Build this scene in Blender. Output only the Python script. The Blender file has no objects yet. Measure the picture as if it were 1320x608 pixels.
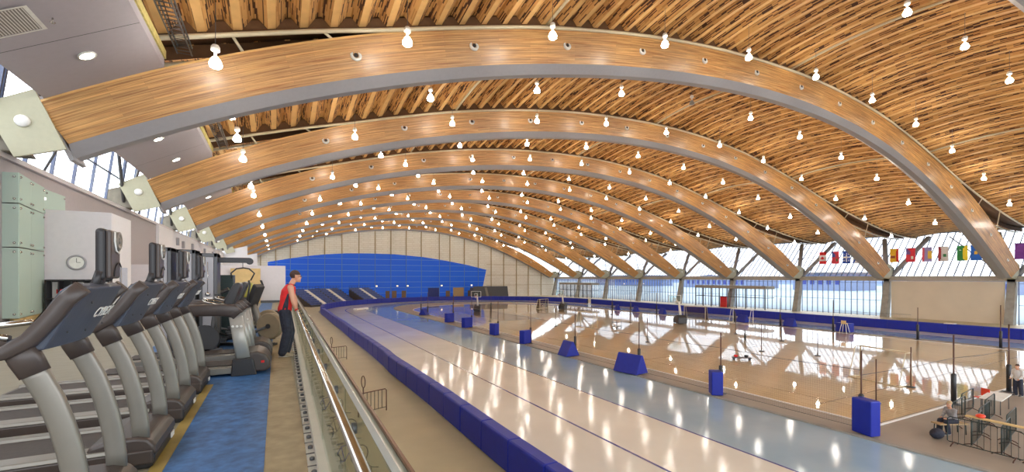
import bpy, math, random
from mathutils import Vector, Matrix, noise
random.seed(7)
PI = math.pi
sc = bpy.context.scene
COL = sc.collection
sin, cos, sqrt = math.sin, math.cos, math.sqrt

# ------------------------------------------------------------------ helpers
class MB:
    """collects faces and links them as ONE mesh object"""
    def __init__(s): s.v = []; s.f = []; s.uv = []; s.sm = []; s.mi = []
    def pt(s, p): s.v.append(tuple(p)); return len(s.v) - 1
    def face(s, ids, uv=None, sm=False, mi=0):
        s.f.append(tuple(ids)); s.uv.append(uv); s.sm.append(sm); s.mi.append(mi)
    def quad(s, a, b, c, d, uv=None, sm=False, mi=0):
        s.face([s.pt(a), s.pt(b), s.pt(c), s.pt(d)], uv, sm, mi); return s
    def poly(s, pts, mi=0): s.face([s.pt(p) for p in pts], mi=mi); return s
    def box(s, c, d, rz=0.0, rx=0.0, ry=0.0, taper=1.0, mi=0):
        M = Matrix.Rotation(rz, 3, 'Z') @ Matrix.Rotation(ry, 3, 'Y') @ Matrix.Rotation(rx, 3, 'X')
        i = len(s.v)
        for z in (-1, 1):
            k = taper if z > 0 else 1.0
            for x, y in ((-1, -1), (1, -1), (1, 1), (-1, 1)):
                s.v.append(tuple(Vector(c) + M @ Vector((x * d[0] / 2 * k, y * d[1] / 2 * k, z * d[2] / 2))))
        for q in ((0, 3, 2, 1), (4, 5, 6, 7), (0, 1, 5, 4), (1, 2, 6, 5), (2, 3, 7, 6), (3, 0, 4, 7)):
            s.face([i + k for k in q], mi=mi)
        return s
    def b2(s, x0, x1, y0, y1, z0, z1, mi=0):
        return s.box(((x0 + x1) / 2, (y0 + y1) / 2, (z0 + z1) / 2), (x1 - x0, y1 - y0, z1 - z0), mi=mi)
    def extr(s, prof, axis, a0, a1, mi=0, sm=False):
        """prof: 2D outline; axis 'y': (x,z) swept in y; 'x': (y,z); 'z': (x,y)"""
        def P(p, a):
            return (p[0], a, p[1]) if axis == 'y' else ((a, p[0], p[1]) if axis == 'x' else (p[0], p[1], a))
        n = len(prof); A = [s.pt(P(p, a0)) for p in prof]; B = [s.pt(P(p, a1)) for p in prof]
        for i in range(n):
            j = (i + 1) % n; s.face([A[i], A[j], B[j], B[i]], sm=sm, mi=mi)
        s.face(A[::-1], mi=mi); s.face(B, mi=mi); return s
    def tube(s, path, r, n=8, closed=False, flat=None, caps=True, mi=0):
        """r: radius or list; flat=(a,b,up): rounded-rectangle-ish elliptical section"""
        P = [Vector(p) for p in path]; m = len(P)
        R = r if isinstance(r, (list, tuple)) else [r] * m
        rings = []; up0 = None
        for i in range(m):
            if closed: t = P[(i + 1) % m] - P[i - 1]
            else: t = P[min(i + 1, m - 1)] - P[max(i - 1, 0)]
            t.normalize()
            if flat is not None: ref = Vector(flat)
            elif up0 is None:
                ref = Vector((0, 0, 1)) if abs(t.z) < 0.9 else Vector((1, 0, 0))
            else: ref = up0
            a = t.cross(ref)
            if a.length < 1e-6: a = t.orthogonal()
            a.normalize(); b = a.cross(t).normalized(); up0 = b
            ring = []
            for k in range(n):
                w = 2 * PI * k / n
                ra, rb = (R[i] if isinstance(R[i], (tuple, list)) else (R[i], R[i]))
                ca, sa = cos(w), sin(w)
                if ra != rb:   # squarish
                    ca = math.copysign(abs(ca) ** 0.55, ca); sa = math.copysign(abs(sa) ** 0.55, sa)
                ring.append(s.pt(P[i] + a * ra * ca + b * rb * sa))
            rings.append(ring)
        for i in range(m if closed else m - 1):
            A, B = rings[i], rings[(i + 1) % m]
            for k in range(n):
                s.face([A[k], A[(k + 1) % n], B[(k + 1) % n], B[k]], sm=True, mi=mi)
        if not closed and caps:
            s.face(rings[0][::-1], mi=mi); s.face(rings[-1], mi=mi)
        return s
    def lathe(s, prof, c=(0, 0, 0), n=16, axis='z', mi=0):
        rings = []
        for (r, h) in prof:
            ring = []
            for k in range(n):
                w = 2 * PI * k / n; x, y = r * cos(w), r * sin(w)
                p = (x, y, h) if axis == 'z' else ((h, x, y) if axis == 'x' else (x, h, y))
                ring.append(s.pt((c[0] + p[0], c[1] + p[1], c[2] + p[2])))
            rings.append(ring)
        for A, B in zip(rings, rings[1:]):
            for k in range(n): s.face([A[k], A[(k + 1) % n], B[(k + 1) % n], B[k]], sm=True, mi=mi)
        s.face(rings[0][::-1], mi=mi); s.face(rings[-1], mi=mi); return s
    def ell(s, c, r, n=12, m=8, mi=0):
        prof = [(max(1e-4, sin(PI * i / m)), -cos(PI * i / m)) for i in range(m + 1)]
        i0 = len(s.v); s.lathe(prof, n=n, mi=mi)
        for i in range(i0, len(s.v)):
            x, y, z = s.v[i]; s.v[i] = (c[0] + x * r[0], c[1] + y * r[1], c[2] + z * r[2])
        return s
    def xf(s, M):
        s.v = [tuple(M @ Vector(p)) for p in s.v]; return s
    def build(s, name, mat, parent=None, bevel=0, seg=2):
        me = bpy.data.meshes.new(name); me.from_pydata(s.v, [], s.f)
        mats = mat if isinstance(mat, (list, tuple)) else [mat]
        for m in mats: me.materials.append(m)
        me.polygons.foreach_set('use_smooth', s.sm)
        if len(mats) > 1: me.polygons.foreach_set('material_index', s.mi)
        if any(u is not None for u in s.uv):
            L = me.uv_layers.new(name='UVMap'); k = 0
            for f, u in zip(s.f, s.uv):
                for j in range(len(f)):
                    if u is not None: L.data[k].uv = u[j]
                    k += 1
        me.update()
        o = bpy.data.objects.new(name, me); COL.objects.link(o)
        if parent is not None: o.parent = parent
        if bevel:
            b = o.modifiers.new('b', 'BEVEL'); b.width = bevel; b.segments = seg; b.limit_method = 'ANGLE'
            b.angle_limit = 0.6
        return o

def tag(o, label=None, cat=None, group=None, kind=None):
    if label: o['label'] = label
    if cat: o['category'] = cat
    if group: o['group'] = group
    if kind: o['kind'] = kind
    return o
def struct(o): o['kind'] = 'structure'; return o
def thing(name, loc, label, cat, group=None, rz=0.0):
    e = bpy.data.objects.new(name, None); COL.objects.link(e)
    e.location = loc; e.rotation_euler = (0, 0, rz); e.empty_display_size = 0.1
    return tag(e, label, cat, group)
def dup(root, loc=None, rz=None, label=None, group=None):
    r = root.copy(); COL.objects.link(r)
    if loc is not None: r.location = loc
    if rz is not None: r.rotation_euler = (0, 0, rz)
    if label: r['label'] = label
    if group: r['group'] = group
    for ch in list(root.children):
        c = ch.copy(); COL.objects.link(c); c.parent = r
        for g in list(ch.children):
            d = g.copy(); COL.objects.link(d); d.parent = c
    return r
ORD = ['first', 'second', 'third', 'fourth', 'fifth', 'sixth', 'seventh', 'eighth', 'ninth', 'tenth', 'eleventh', 'twelfth',
       'thirteenth', 'fourteenth', 'fifteenth', 'sixteenth', 'seventeenth', 'eighteenth', 'nineteenth', 'twentieth']
TENS = {2: 'twenty', 3: 'thirty', 4: 'forty', 5: 'fifty', 6: 'sixty', 7: 'seventy', 8: 'eighty', 9: 'ninety'}
TENTH = {2: 'twentieth', 3: 'thirtieth', 4: 'fortieth', 5: 'fiftieth'}
def ordw(i):
    i += 1
    if i <= 20: return ORD[i - 1]
    t, u = divmod(i, 10)
    return TENTH[t] if u == 0 else TENS[t] + '-' + ORD[u - 1]

# ------------------------------------------------------------------ materials
def new_mat(name):
    m = bpy.data.materials.new(name); m.use_nodes = True
    nt = m.node_tree; b = nt.nodes['Principled BSDF']; return m, nt, b
def N(nt, t, **kw):
    n = nt.nodes.new(t)
    for k, v in kw.items(): setattr(n, k, v)
    return n
def lin(c):
    return tuple(((x / 255) / 12.92 if x / 255 <= 0.04045 else ((x / 255 + 0.055) / 1.055) ** 2.4) for x in c) + (1,)
def plain(name, rgb, rough=0.5, metal=0.0, var=0.08, scale=6.0, coat=0.0, bump=0.0, spec=0.5):
    m, nt, b = new_mat(name); c = lin(rgb)
    tc = N(nt, 'ShaderNodeTexCoord'); no = N(nt, 'ShaderNodeTexNoise')
    no.inputs['Scale'].default_value = scale; no.inputs['Detail'].default_value = 4
    nt.links.new(tc.outputs['Object'], no.inputs['Vector'])
    r = N(nt, 'ShaderNodeValToRGB')
    r.color_ramp.elements[0].position = 0.3; r.color_ramp.elements[1].position = 0.7
    r.color_ramp.elements[0].color = tuple(x * (1 - var) for x in c[:3]) + (1,)
    r.color_ramp.elements[1].color = tuple(min(1, x * (1 + var)) for x in c[:3]) + (1,)
    nt.links.new(no.outputs['Fac'], r.inputs['Fac']); nt.links.new(r.outputs['Color'], b.inputs['Base Color'])
    b.inputs['Roughness'].default_value = rough; b.inputs['Metallic'].default_value = metal
    b.inputs['Coat Weight'].default_value = coat; b.inputs['Coat Roughness'].default_value = 0.08
    b.inputs['Specular IOR Level'].default_value = spec
    if bump:
        bp = N(nt, 'ShaderNodeBump'); bp.inputs['Strength'].default_value = bump; bp.inputs['Distance'].default_value = 0.01
        nt.links.new(no.outputs['Fac'], bp.inputs['Height']); nt.links.new(bp.outputs['Normal'], b.inputs['Normal'])
    return m
def emis(name, rgb, strength):
    m, nt, b = new_mat(name)
    b.inputs['Base Color'].default_value = (0.9, 0.9, 0.9, 1)
    b.inputs['Emission Color'].default_value = lin(rgb); b.inputs['Emission Strength'].default_value = strength
    return m
def streak(name, c1, c2, su, sv, rough=0.45, coat=0.0, dark=None, spec=0.5):
    """wood with long streaks running along U of the UV map"""
    m, nt, b = new_mat(name)
    tc = N(nt, 'ShaderNodeTexCoord'); mp = N(nt, 'ShaderNodeMapping'); mp.inputs['Scale'].default_value = (su, sv, 1)
    nt.links.new(tc.outputs['UV'], mp.inputs['Vector'])
    no = N(nt, 'ShaderNodeTexNoise'); no.inputs['Scale'].default_value = 1; no.inputs['Detail'].default_value = 6
    no.inputs['Roughness'].default_value = 0.65
    nt.links.new(mp.outputs['Vector'], no.inputs['Vector'])
    r = N(nt, 'ShaderNodeValToRGB'); e = r.color_ramp.elements
    e[0].position = 0.34; e[0].color = lin(c1); e[1].position = 0.62; e[1].color = lin(c2)
    nt.links.new(no.outputs['Fac'], r.inputs['Fac'])
    bk = N(nt, 'ShaderNodeTexBrick'); bk.offset = 0.37
    bk.inputs['Color1'].default_value = (0.82, 0.82, 0.82, 1); bk.inputs['Color2'].default_value = (1.12, 1.1, 1.05, 1)
    bk.inputs['Mortar'].default_value = (0.62, 0.55, 0.5, 1); bk.inputs['Mortar Size'].default_value = 0.004
    bk.inputs['Scale'].default_value = 1; bk.inputs['Brick Width'].default_value = 3.1; bk.inputs['Row Height'].default_value = 0.115
    nt.links.new(tc.outputs['UV'], bk.inputs['Vector'])
    mx = N(nt, 'ShaderNodeMix', data_type='RGBA', blend_type='MULTIPLY'); mx.inputs[0].default_value = 1
    nt.links.new(r.outputs['Color'], mx.inputs[6]); nt.links.new(bk.outputs['Color'], mx.inputs[7])
    nt.links.new(mx.outputs[2], b.inputs['Base Color'])
    b.inputs['Roughness'].default_value = rough; b.inputs['Coat Weight'].default_value = coat
    b.inputs['Coat Roughness'].default_value = 0.25; b.inputs['Specular IOR Level'].default_value = spec
    return m
def strands(name, wood, wood2, darkc):
    """staggered timber strands with open dark slots, long axis along U"""
    m, nt, b = new_mat(name)
    tc = N(nt, 'ShaderNodeTexCoord')
    bk = N(nt, 'ShaderNodeTexBrick'); bk.offset = 0.5; bk.offset_frequency = 2
    bk.inputs['Color1'].default_value = (0, 0, 0, 1); bk.inputs['Color2'].default_value = (1, 1, 1, 1)
    bk.inputs['Mortar'].default_value = (0.5, 0.5, 0.5, 1); bk.inputs['Mortar Size'].default_value = 0.0
    bk.inputs['Scale'].default_value = 1; bk.inputs['Brick Width'].default_value = 0.7; bk.inputs['Row Height'].default_value = 0.055
    nt.links.new(tc.outputs['UV'], bk.inputs['Vector'])
    r = N(nt, 'ShaderNodeValToRGB'); r.color_ramp.interpolation = 'CONSTANT'; e = r.color_ramp.elements
    e[0].position = 0.0; e[0].color = lin(darkc); e[1].position = 0.25; e[1].color = lin(wood)
    x = e.new(0.55); x.color = lin(wood2); x = e.new(0.8); x.color = lin(wood)
    nt.links.new(bk.outputs['Color'], r.inputs['Fac'])
    nt.links.new(r.outputs['Color'], b.inputs['Base Color']); b.inputs['Roughness'].default_value = 0.7
    return m

M = {}
M['arch_wood'] = streak('arch_timber', (156, 98, 44), (224, 174, 108), 0.35, 14, 0.4, 0.25)
M['steel_grey'] = plain('grey_painted_steel', (166, 164, 168), 0.45, 0.0, 0.03)
M['roof_ply'] = plain('roof_plywood', (226, 180, 116), 0.6, 0, 0.08, 2.0)
M['roof_strand'] = strands('roof_timber_strands', (212, 160, 96), (186, 132, 74), (78, 46, 28))
M['pipe'] = plain('cream_painted_pipe', (214, 200, 170), 0.4, 0, 0.03)
M['dark_steel'] = plain('dark_grey_steel', (84, 84, 86), 0.4, 0.3, 0.05)
M['plate'] = plain('putty_painted_steel', (186, 182, 154), 0.4, 0, 0.03)
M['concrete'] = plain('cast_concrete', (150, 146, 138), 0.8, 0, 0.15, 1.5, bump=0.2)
M['concrete_dk'] = plain('dark_grey_concrete', (128, 120, 106), 0.8, 0, 0.2, 1.5, bump=0.2)  # darker concrete of the buttress piers
M['white'] = plain('white_paint', (236, 232, 228), 0.5, 0, 0.02)
M['soffit'] = plain('pale_grey_soffit_board', (176, 170, 177), 0.6, 0, 0.02)
M['yellow_ins'] = plain('yellow_insulation_edge', (205, 190, 120), 0.9, 0, 0.2)
M['wall_lav'] = plain('pale_lavender_wall_paint', (222, 216, 218), 0.6, 0, 0.02)
M['wall_grey'] = plain('shaded_grey_wall_paint', (176, 168, 168), 0.6, 0, 0.03)  # grey of the sill wall; its shade is put into the colour
M['wall_wht'] = plain('lit_white_wall_paint', (240, 238, 240), 0.5, 0, 0.02)  # whiter wall copy; light on the brighter faces put into the colour
M['blue_pad'] = plain('royal_blue_vinyl', (8, 32, 150), 0.5, 0, 0.08, 3, bump=0.1)
M['blue_seam'] = plain('dark_blue_seam', (14, 18, 80), 0.5)
M['chrome'] = plain('brushed_stainless', (200, 198, 192), 0.22, 1.0, 0.05)
M['alu'] = plain('satin_aluminium', (206, 205, 198), 0.3, 0.35, 0.04)
M['silver_lt'] = plain('light_silver_paint', (176, 174, 168), 0.34, 0.25, 0.04)
M['silver'] = plain('satin_silver_paint', (132, 127, 118), 0.34, 0.35, 0.04)
M['blackp'] = plain('black_plastic', (44, 42, 44), 0.42, 0, 0.08)
M['brownblk'] = plain('brown_black_plastic', (72, 62, 58), 0.38, 0, 0.06)
M['slate'] = plain('slate_grey_plastic', (74, 80, 94), 0.42, 0, 0.05)
M['rubber'] = plain('black_rubber', (58, 50, 46), 0.6, 0, 0.2, 30)
M['brown_rail'] = plain('brown_edge_cap', (104, 70, 46), 0.4, 0.2)
M['red'] = plain('red_cloth', (214, 34, 34), 0.7, 0, 0.12, 14)
M['skin'] = plain('skin', (206, 152, 122), 0.5, 0, 0.04)
M['hair'] = plain('dark_brown_hair', (62, 42, 34), 0.7, 0, 0.3, 60)
M['black_cloth'] = plain('black_cloth', (44, 46, 60), 0.8, 0, 0.25, 18)
M['grey_cloth'] = plain('grey_cloth', (150, 146, 146), 0.85, 0, 0.12, 14)
M['white_cloth'] = plain('white_cloth', (214, 210, 206), 0.85, 0, 0.06, 14)
M['shoe'] = plain('worn_beige_shoe', (190, 176, 150), 0.6, 0, 0.2, 30)
M['orange'] = plain('orange_red_plastic', (232, 70, 40), 0.4)
M['ply'] = plain('birch_plywood', (222, 190, 130), 0.6, 0, 0.08, 3)
M['bar_green'] = plain('dark_green_black_steel', (46, 58, 56), 0.4, 0.4)
M['bar_brown'] = plain('rust_brown_steel', (92, 62, 50), 0.5, 0.4)
M['tan_door'] = plain('tan_door_paint', (178, 150, 110), 0.5)
M['brown_door'] = plain('brown_door_paint', (112, 88, 66), 0.5)
M['navy'] = plain('navy_blue_panel', (28, 44, 120), 0.5)
M['seat_blue'] = plain('blue_grey_seating', (84, 100, 156), 0.55, 0, 0.25, 2.5)
M['glow'] = emis('lamp_glow', (255, 248, 234), 120)
M['down'] = emis('downlight_glow', (255, 248, 228), 26)
M['off_lamp'] = plain('unlit_lamp_glass', (140, 140, 136), 0.3)
M['clear_white'] = plain('glossy_white_paint', (240, 238, 232), 0.3)
M['beige_shutter'] = plain('beige_shutter_panel', (214, 200, 178), 0.55, 0, 0.04, 0.4)
M['mull'] = plain('grey_blue_mullion', (96, 106, 132), 0.4, 0.1)
M['green_grass'] = plain('turf', (120, 150, 90), 0.9, 0, 0.3, 0.2)

# thin glass: clear with a fresnel mirror sheen
def glassmat(name, tint, refl=1.0, blend=0.0):
    m, nt, b = new_mat(name); nt.nodes.remove(b)
    out = nt.nodes['Material Output']
    t = N(nt, 'ShaderNodeBsdfTransparent'); t.inputs['Color'].default_value = lin(tint)
    g = N(nt, 'ShaderNodeBsdfGlossy'); g.inputs['Roughness'].default_value = 0.02
    fr = N(nt, 'ShaderNodeFresnel'); fr.inputs['IOR'].default_value = 1.45
    mu = N(nt, 'ShaderNodeMath', operation='MULTIPLY'); mu.inputs[1].default_value = refl
    nt.links.new(fr.outputs[0], mu.inputs[0])
    mx = N(nt, 'ShaderNodeMixShader'); nt.links.new(mu.outputs[0], mx.inputs[0])
    nt.links.new(t.outputs[0], mx.inputs[1]); nt.links.new(g.outputs[0], mx.inputs[2])
    last = mx
    if blend:
        d = N(nt, 'ShaderNodeBsdfDiffuse'); d.inputs['Color'].default_value = lin(tint)
        m2 = N(nt, 'ShaderNodeMixShader'); m2.inputs[0].default_value = blend
        nt.links.new(mx.outputs[0], m2.inputs[1]); nt.links.new(d.outputs[0], m2.inputs[2]); last = m2
    nt.links.new(last.outputs[0], out.inputs['Surface']); return m
M['glass'] = glassmat('clear_glass', (238, 244, 240), 0.35)
M['winglass'] = glassmat('window_glass', (250, 252, 255), 0.5)
M['green_glass'] = glassmat('frosted_green_glass', (206, 226, 214), 0.8, 0.8)
# netting: thin strings as a transparent/diffuse grid
def netmat(name, rgb, cell, w):
    m, nt, b = new_mat(name); nt.nodes.remove(b); out = nt.nodes['Material Output']
    tc = N(nt, 'ShaderNodeTexCoord')
    bk = N(nt, 'ShaderNodeTexBrick'); bk.offset = 0.0
    bk.inputs['Color1'].default_value = (0, 0, 0, 1); bk.inputs['Color2'].default_value = (0, 0, 0, 1)
    bk.inputs['Mortar'].default_value = (1, 1, 1, 1); bk.inputs['Mortar Size'].default_value = w
    bk.inputs['Scale'].default_value = 1; bk.inputs['Brick Width'].default_value = cell; bk.inputs['Row Height'].default_value = cell
    nt.links.new(tc.outputs['UV'], bk.inputs['Vector'])
    t = N(nt, 'ShaderNodeBsdfTransparent'); d = N(nt, 'ShaderNodeBsdfDiffuse'); d.inputs['Color'].default_value = lin(rgb)
    mx = N(nt, 'ShaderNodeMixShader')
    nt.links.new(bk.outputs['Color'], mx.inputs[0]); nt.links.new(t.outputs[0], mx.inputs[1]); nt.links.new(d.outputs[0], mx.inputs[2])
    nt.links.new(mx.outputs[0], out.inputs['Surface']); return m
M['net'] = netmat('dark_netting', (60, 60, 56), 0.1, 0.0016)
M['goalnet'] = netmat('dark_goal_netting', (70, 56, 44), 0.12, 0.022)

# ---- floors
def court():
    m, nt, b = new_mat('varnished_maple_court')
    tc = N(nt, 'ShaderNodeTexCoord'); mp = N(nt, 'ShaderNodeMapping'); mp.inputs['Rotation'].default_value = (0, 0, PI / 2)
    nt.links.new(tc.outputs['Object'], mp.inputs['Vector'])
    bk = N(nt, 'ShaderNodeTexBrick'); bk.offset = 0.37
    bk.inputs['Color1'].default_value = lin((206, 172, 112)); bk.inputs['Color2'].default_value = lin((218, 186, 128))
    bk.inputs['Mortar'].default_value = lin((188, 150, 100)); bk.inputs['Mortar Size'].default_value = 0.004
    bk.inputs['Scale'].default_value = 1; bk.inputs['Brick Width'].default_value = 2.2; bk.inputs['Row Height'].default_value = 0.16
    nt.links.new(mp.outputs[0], bk.inputs['Vector']); nt.links.new(bk.outputs['Color'], b.inputs['Base Color'])
    no = N(nt, 'ShaderNodeTexNoise'); no.inputs['Scale'].default_value = 0.6; no.inputs['Detail'].default_value = 2
    nt.links.new(tc.outputs['Object'], no.inputs['Vector'])
    bp = N(nt, 'ShaderNodeBump'); bp.inputs['Strength'].default_value = 0.25; bp.inputs['Distance'].default_value = 0.012
    nt.links.new(no.outputs['Fac'], bp.inputs['Height']); nt.links.new(bp.outputs['Normal'], b.inputs['Normal'])
    nt.links.new(bp.outputs['Normal'], b.inputs['Coat Normal'])
    b.inputs['Roughness'].default_value = 0.3; b.inputs['Specular IOR Level'].default_value = 0.4
    b.inputs['Coat Weight'].default_value = 1.0; b.inputs['Coat Roughness'].default_value = 0.035
    b.inputs['Coat IOR'].default_value = 1.7
    return m
M['court'] = court()
def icemat(name, rgb, rgb2, rough):
    m, nt, b = new_mat(name)
    tc = N(nt, 'ShaderNodeTexCoord'); no = N(nt, 'ShaderNodeTexNoise'); no.inputs['Scale'].default_value = 0.25; no.inputs['Detail'].default_value = 5
    nt.links.new(tc.outputs['Object'], no.inputs['Vector'])
    r = N(nt, 'ShaderNodeValToRGB'); e = r.color_ramp.elements
    e[0].position = 0.35; e[0].color = lin(rgb); e[1].position = 0.65; e[1].color = lin(rgb2)
    nt.links.new(no.outputs['Fac'], r.inputs['Fac']); nt.links.new(r.outputs['Color'], b.inputs['Base Color'])
    n2 = N(nt, 'ShaderNodeTexNoise'); n2.inputs['Scale'].default_value = 1.3; n2.inputs['Detail'].default_value = 3
    nt.links.new(tc.outputs['Object'], n2.inputs['Vector'])
    bp = N(nt, 'ShaderNodeBump'); bp.inputs['Strength'].default_value = 0.25; bp.inputs['Distance'].default_value = 0.01
    nt.links.new(n2.outputs['Fac'], bp.inputs['Height']); nt.links.new(bp.outputs['Normal'], b.inputs['Normal'])
    b.inputs['Roughness'].default_value = rough; b.inputs['Specular IOR Level'].default_value = 0.5
    return m
M['ice'] = icemat('white_painted_ice', (222, 217, 206), (234, 229, 217), 0.11)
M['ice_blue'] = icemat('pale_blue_painted_ice', (150, 176, 194), (164, 188, 204), 0.10)
M['line'] = plain('blue_line_paint', (70, 70, 130), 0.2)
M['concourse'] = plain('tan_concrete_floor', (184, 174, 142), 0.5, 0, 0.08, 0.5)
M['apron'] = plain('grey_concrete_floor', (150, 138, 124), 0.45, 0, 0.08, 0.5)
M['deckfloor'] = plain('brown_flecked_floor', (164, 148, 118), 0.65, 0, 0.16, 7, bump=0.1)
M['gymfloor'] = plain('grey_green_rubber_floor', (150, 146, 128), 0.55, 0, 0.06, 5)
M['bluemat'] = plain('blue_flecked_rubber', (56, 104, 162), 0.6, 0, 0.35, 9, bump=0.1)
M['yellowstrip'] = plain('olive_yellow_edge_strip', (160, 140, 76), 0.6, 0, 0.1)

# ------------------------------------------------------------------ camera (level, shifted)
F_PX, VPX, HOR, HC = 574.0, 357.0, 357.0, 6.6
TH = math.atan((660 - VPX) / F_PX)
cam = bpy.data.cameras.new('camera'); co = bpy.data.objects.new('camera', cam); COL.objects.link(co)
cam.sensor_fit = 'HORIZONTAL'; cam.sensor_width = 36.0; cam.lens = 36.0 * F_PX / 1320
cam.shift_y = (HOR - 304) / 1320
co.location = (0, 0, HC); co.rotation_euler = (PI / 2, 0, -TH)
cam.clip_start = 0.05; cam.clip_end = 2000
sc.camera = co
cs, sn = cos(TH), sin(TH)
def proj(p):
    d = p[0] * sn + p[1] * cs
    return (660 + F_PX * (p[0] * cs - p[1] * sn) / d, HOR - F_PX * (p[2] - HC) / d, d)

# ------------------------------------------------------------------ hall measures (metres)
B = 14.3; Y0 = 22.28; NA = 9            # arches k = -1 .. 8 at Y0 + B*k
def ya(k): return Y0 + B * k
TP = [-2.3021, 0.4406, 1.0372, -0.5901, -13.0147, -1.9497, 23.0568]
BP = [-0.5237, 3.1697, 0.7917, -3.2389, -14.3321, -2.0037, 21.3152]
def pv(P, x):
    t = (x - 40) / 50; r = 0
    for c in P: r = r * t + c
    return r
def ztop(x): return pv(TP, x)
def zbot(x): return pv(BP, x)
RZ = [(-13, 13.3), (-7, 14.75), (-3.66, 15.78), (-0.46, 16.75), (1.52, 17.35), (4.6, 18.2), (8.4, 19.3), (14, 20.75), (22, 22.2), (30, 23.0),
      (40, 23.15), (50, 22.25), (58, 20.65), (62.5, 19.5), (66.6, 18.35), (71.5, 17.1), (77.5, 15.8), (83.5, 14.65), (89.5, 13.75), (94, 13.4), (98.6, 13.35)]
def rz(x):
    """roof line at the arches (catmull-rom through RZ)"""
    if x <= RZ[0][0]: return RZ[0][1]
    if x >= RZ[-1][0]: return RZ[-1][1]
    for i in range(len(RZ) - 1):
        if RZ[i][0] <= x <= RZ[i + 1][0]:
            x0, y0 = RZ[i]; x1, y1 = RZ[i + 1]; h = x1 - x0; t = (x - x0) / h
            def sl(j):
                a = RZ[max(j - 1, 0)]; b = RZ[min(j + 1, len(RZ) - 1)]; return (b[1] - a[1]) / (b[0] - a[0])
            m0, m1 = sl(i) * h, sl(i + 1) * h
            return (2*t**3-3*t**2+1)*y0 + (t**3-2*t**2+t)*m0 + (-2*t**3+3*t**2)*y1 + (t**3-t**2)*m1
# ================================================================== FLOORS
o = struct(MB().quad((-40, -14, -0.012), (92, -14, -0.012), (92, 139, -0.012), (-40, 139, -0.012)).build('floor', M['concourse']))
def oval(xl, xr, b, z=0.0, y0=-14.0, yc=90.0, n=40):
    a, cx = (xr - xl) / 2, (xl + xr) / 2
    P = [(xl, y0 + (yc - y0) * i / 20, z) for i in range(20)]
    P += [(cx - a * cos(PI * i / n), yc + b * sin(PI * i / n), z) for i in range(n + 1)]
    P += [(xr, yc - (yc - y0) * (i + 1) / 20, z) for i in range(20)]
    return P
def band(A, Bp, name, mat, z=None):
    m = MB(); ia = [m.pt(p) for p in A]; ib = [m.pt(p) for p in Bp]
    for i in range(len(A) - 1): m.face([ia[i], ib[i], ib[i + 1], ia[i + 1]])
    return struct(m.build(name, mat))
band(oval(6.9, 69.6, 31, 0.0), oval(15.6, 65.4, 25.6, 0.0), 'floor_white_ice_lanes', M['ice'])
band(oval(15.6, 65.4, 25.6, 0.001), oval(21.2, 60.4, 20.4, 0.001), 'floor_blue_ice_lane', M['ice_blue'])
band(oval(11.72, 67.2, 28.3, 0.004), oval(11.84, 67.1, 28.2, 0.004), 'trim_lane_line_outer', M['line'])
band(oval(15.55, 65.5, 25.7, 0.004), oval(15.66, 65.35, 25.55, 0.004), 'trim_lane_line_inner', M['line'])
# infield: concrete apron with a low kerb, timber court on top
def fill(P, name, mat):
    m = MB(); m.poly(P[::-1]); return struct(m.build(name, mat))
fill(oval(21.2, 60.4, 20.4, 0.006), 'floor_infield_concrete', M['apron'])
kerb = MB()
ka, kb_ = oval(21.2, 60.4, 20.4), oval(21.45, 60.15, 20.2)
for i in range(len(ka) - 1):
    a, b, c, d = ka[i], ka[i + 1], kb_[i + 1], kb_[i]
    up = lambda p, h: (p[0], p[1], h)
    kerb.quad(up(a, 0.0), up(b, 0.0), up(b, 0.06), up(a, 0.06)); kerb.quad(up(a, 0.06), up(b, 0.06), up(c, 0.06), up(d, 0.06)); kerb.quad(up(d, 0.06), up(c, 0.06), up(c, 0.0), up(d, 0.0))
struct(kerb.build('trim_infield_kerb', M['concrete']))
cx, a_, b_, yc = 41.2, 17.6, 17.0, 84.0
CP = [(23.6, 9.9, .02)] + [(cx - a_ * cos(PI * i / 30), yc + b_ * sin(PI * i / 30), .02) for i in range(31)] + [(58.8, 9.2, .02)]
fill(CP, 'floor_timber_court', M['court'])
m = MB()
for i in range(len(CP)):
    p, q = Vector(CP[i]), Vector(CP[(i + 1) % len(CP)]); d = (q - p)
    if d.length < .01: continue
    m.box(tuple((p + q) / 2), (d.length, .1, .05), rz=math.atan2(d.y, d.x))
struct(m.build('trim_court_edge', M['white']))
# painted court markings
def strip(m, x0, y0, x1, y1, w, z=.024):
    d = Vector((x1 - x0, y1 - y0, 0)); n_ = Vector((-d.y, d.x, 0)).normalized() * w / 2
    p, q = Vector((x0, y0, z)), Vector((x1, y1, z)); m.quad(p - n_, q - n_, q + n_, p + n_)
m = MB(); key = MB()
key.quad((30.0, 60, .0225), (37.5, 60, .0225), (37.5, 79.5, .0225), (30.0, 79.5, .0225))
struct(key.build('trim_court_key_paint', plain('faded_purple_court_paint', (150, 124, 118), 0.15, coat=0.6)))
for y in (13, 26.5, 40, 54):
    strip(m, 25, y, 57.5, y, .05)
for x in (26, 41.2, 56.5): strip(m, x, 12, x, 80, .05)
for (x, y) in ((33, 33), (49, 33), (33, 60), (49, 60)):
    for i in range(24):
        w0, w1 = 2 * PI * i / 24, 2 * PI * (i + 1) / 24
        strip(m, x + 1.8 * cos(w0), y + 1.8 * sin(w0), x + 1.8 * cos(w1), y + 1.8 * sin(w1), .05)
struct(m.build('trim_court_lines', plain('grey_court_line_paint', (120, 104, 92), 0.2, coat=0.5)))

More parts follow.
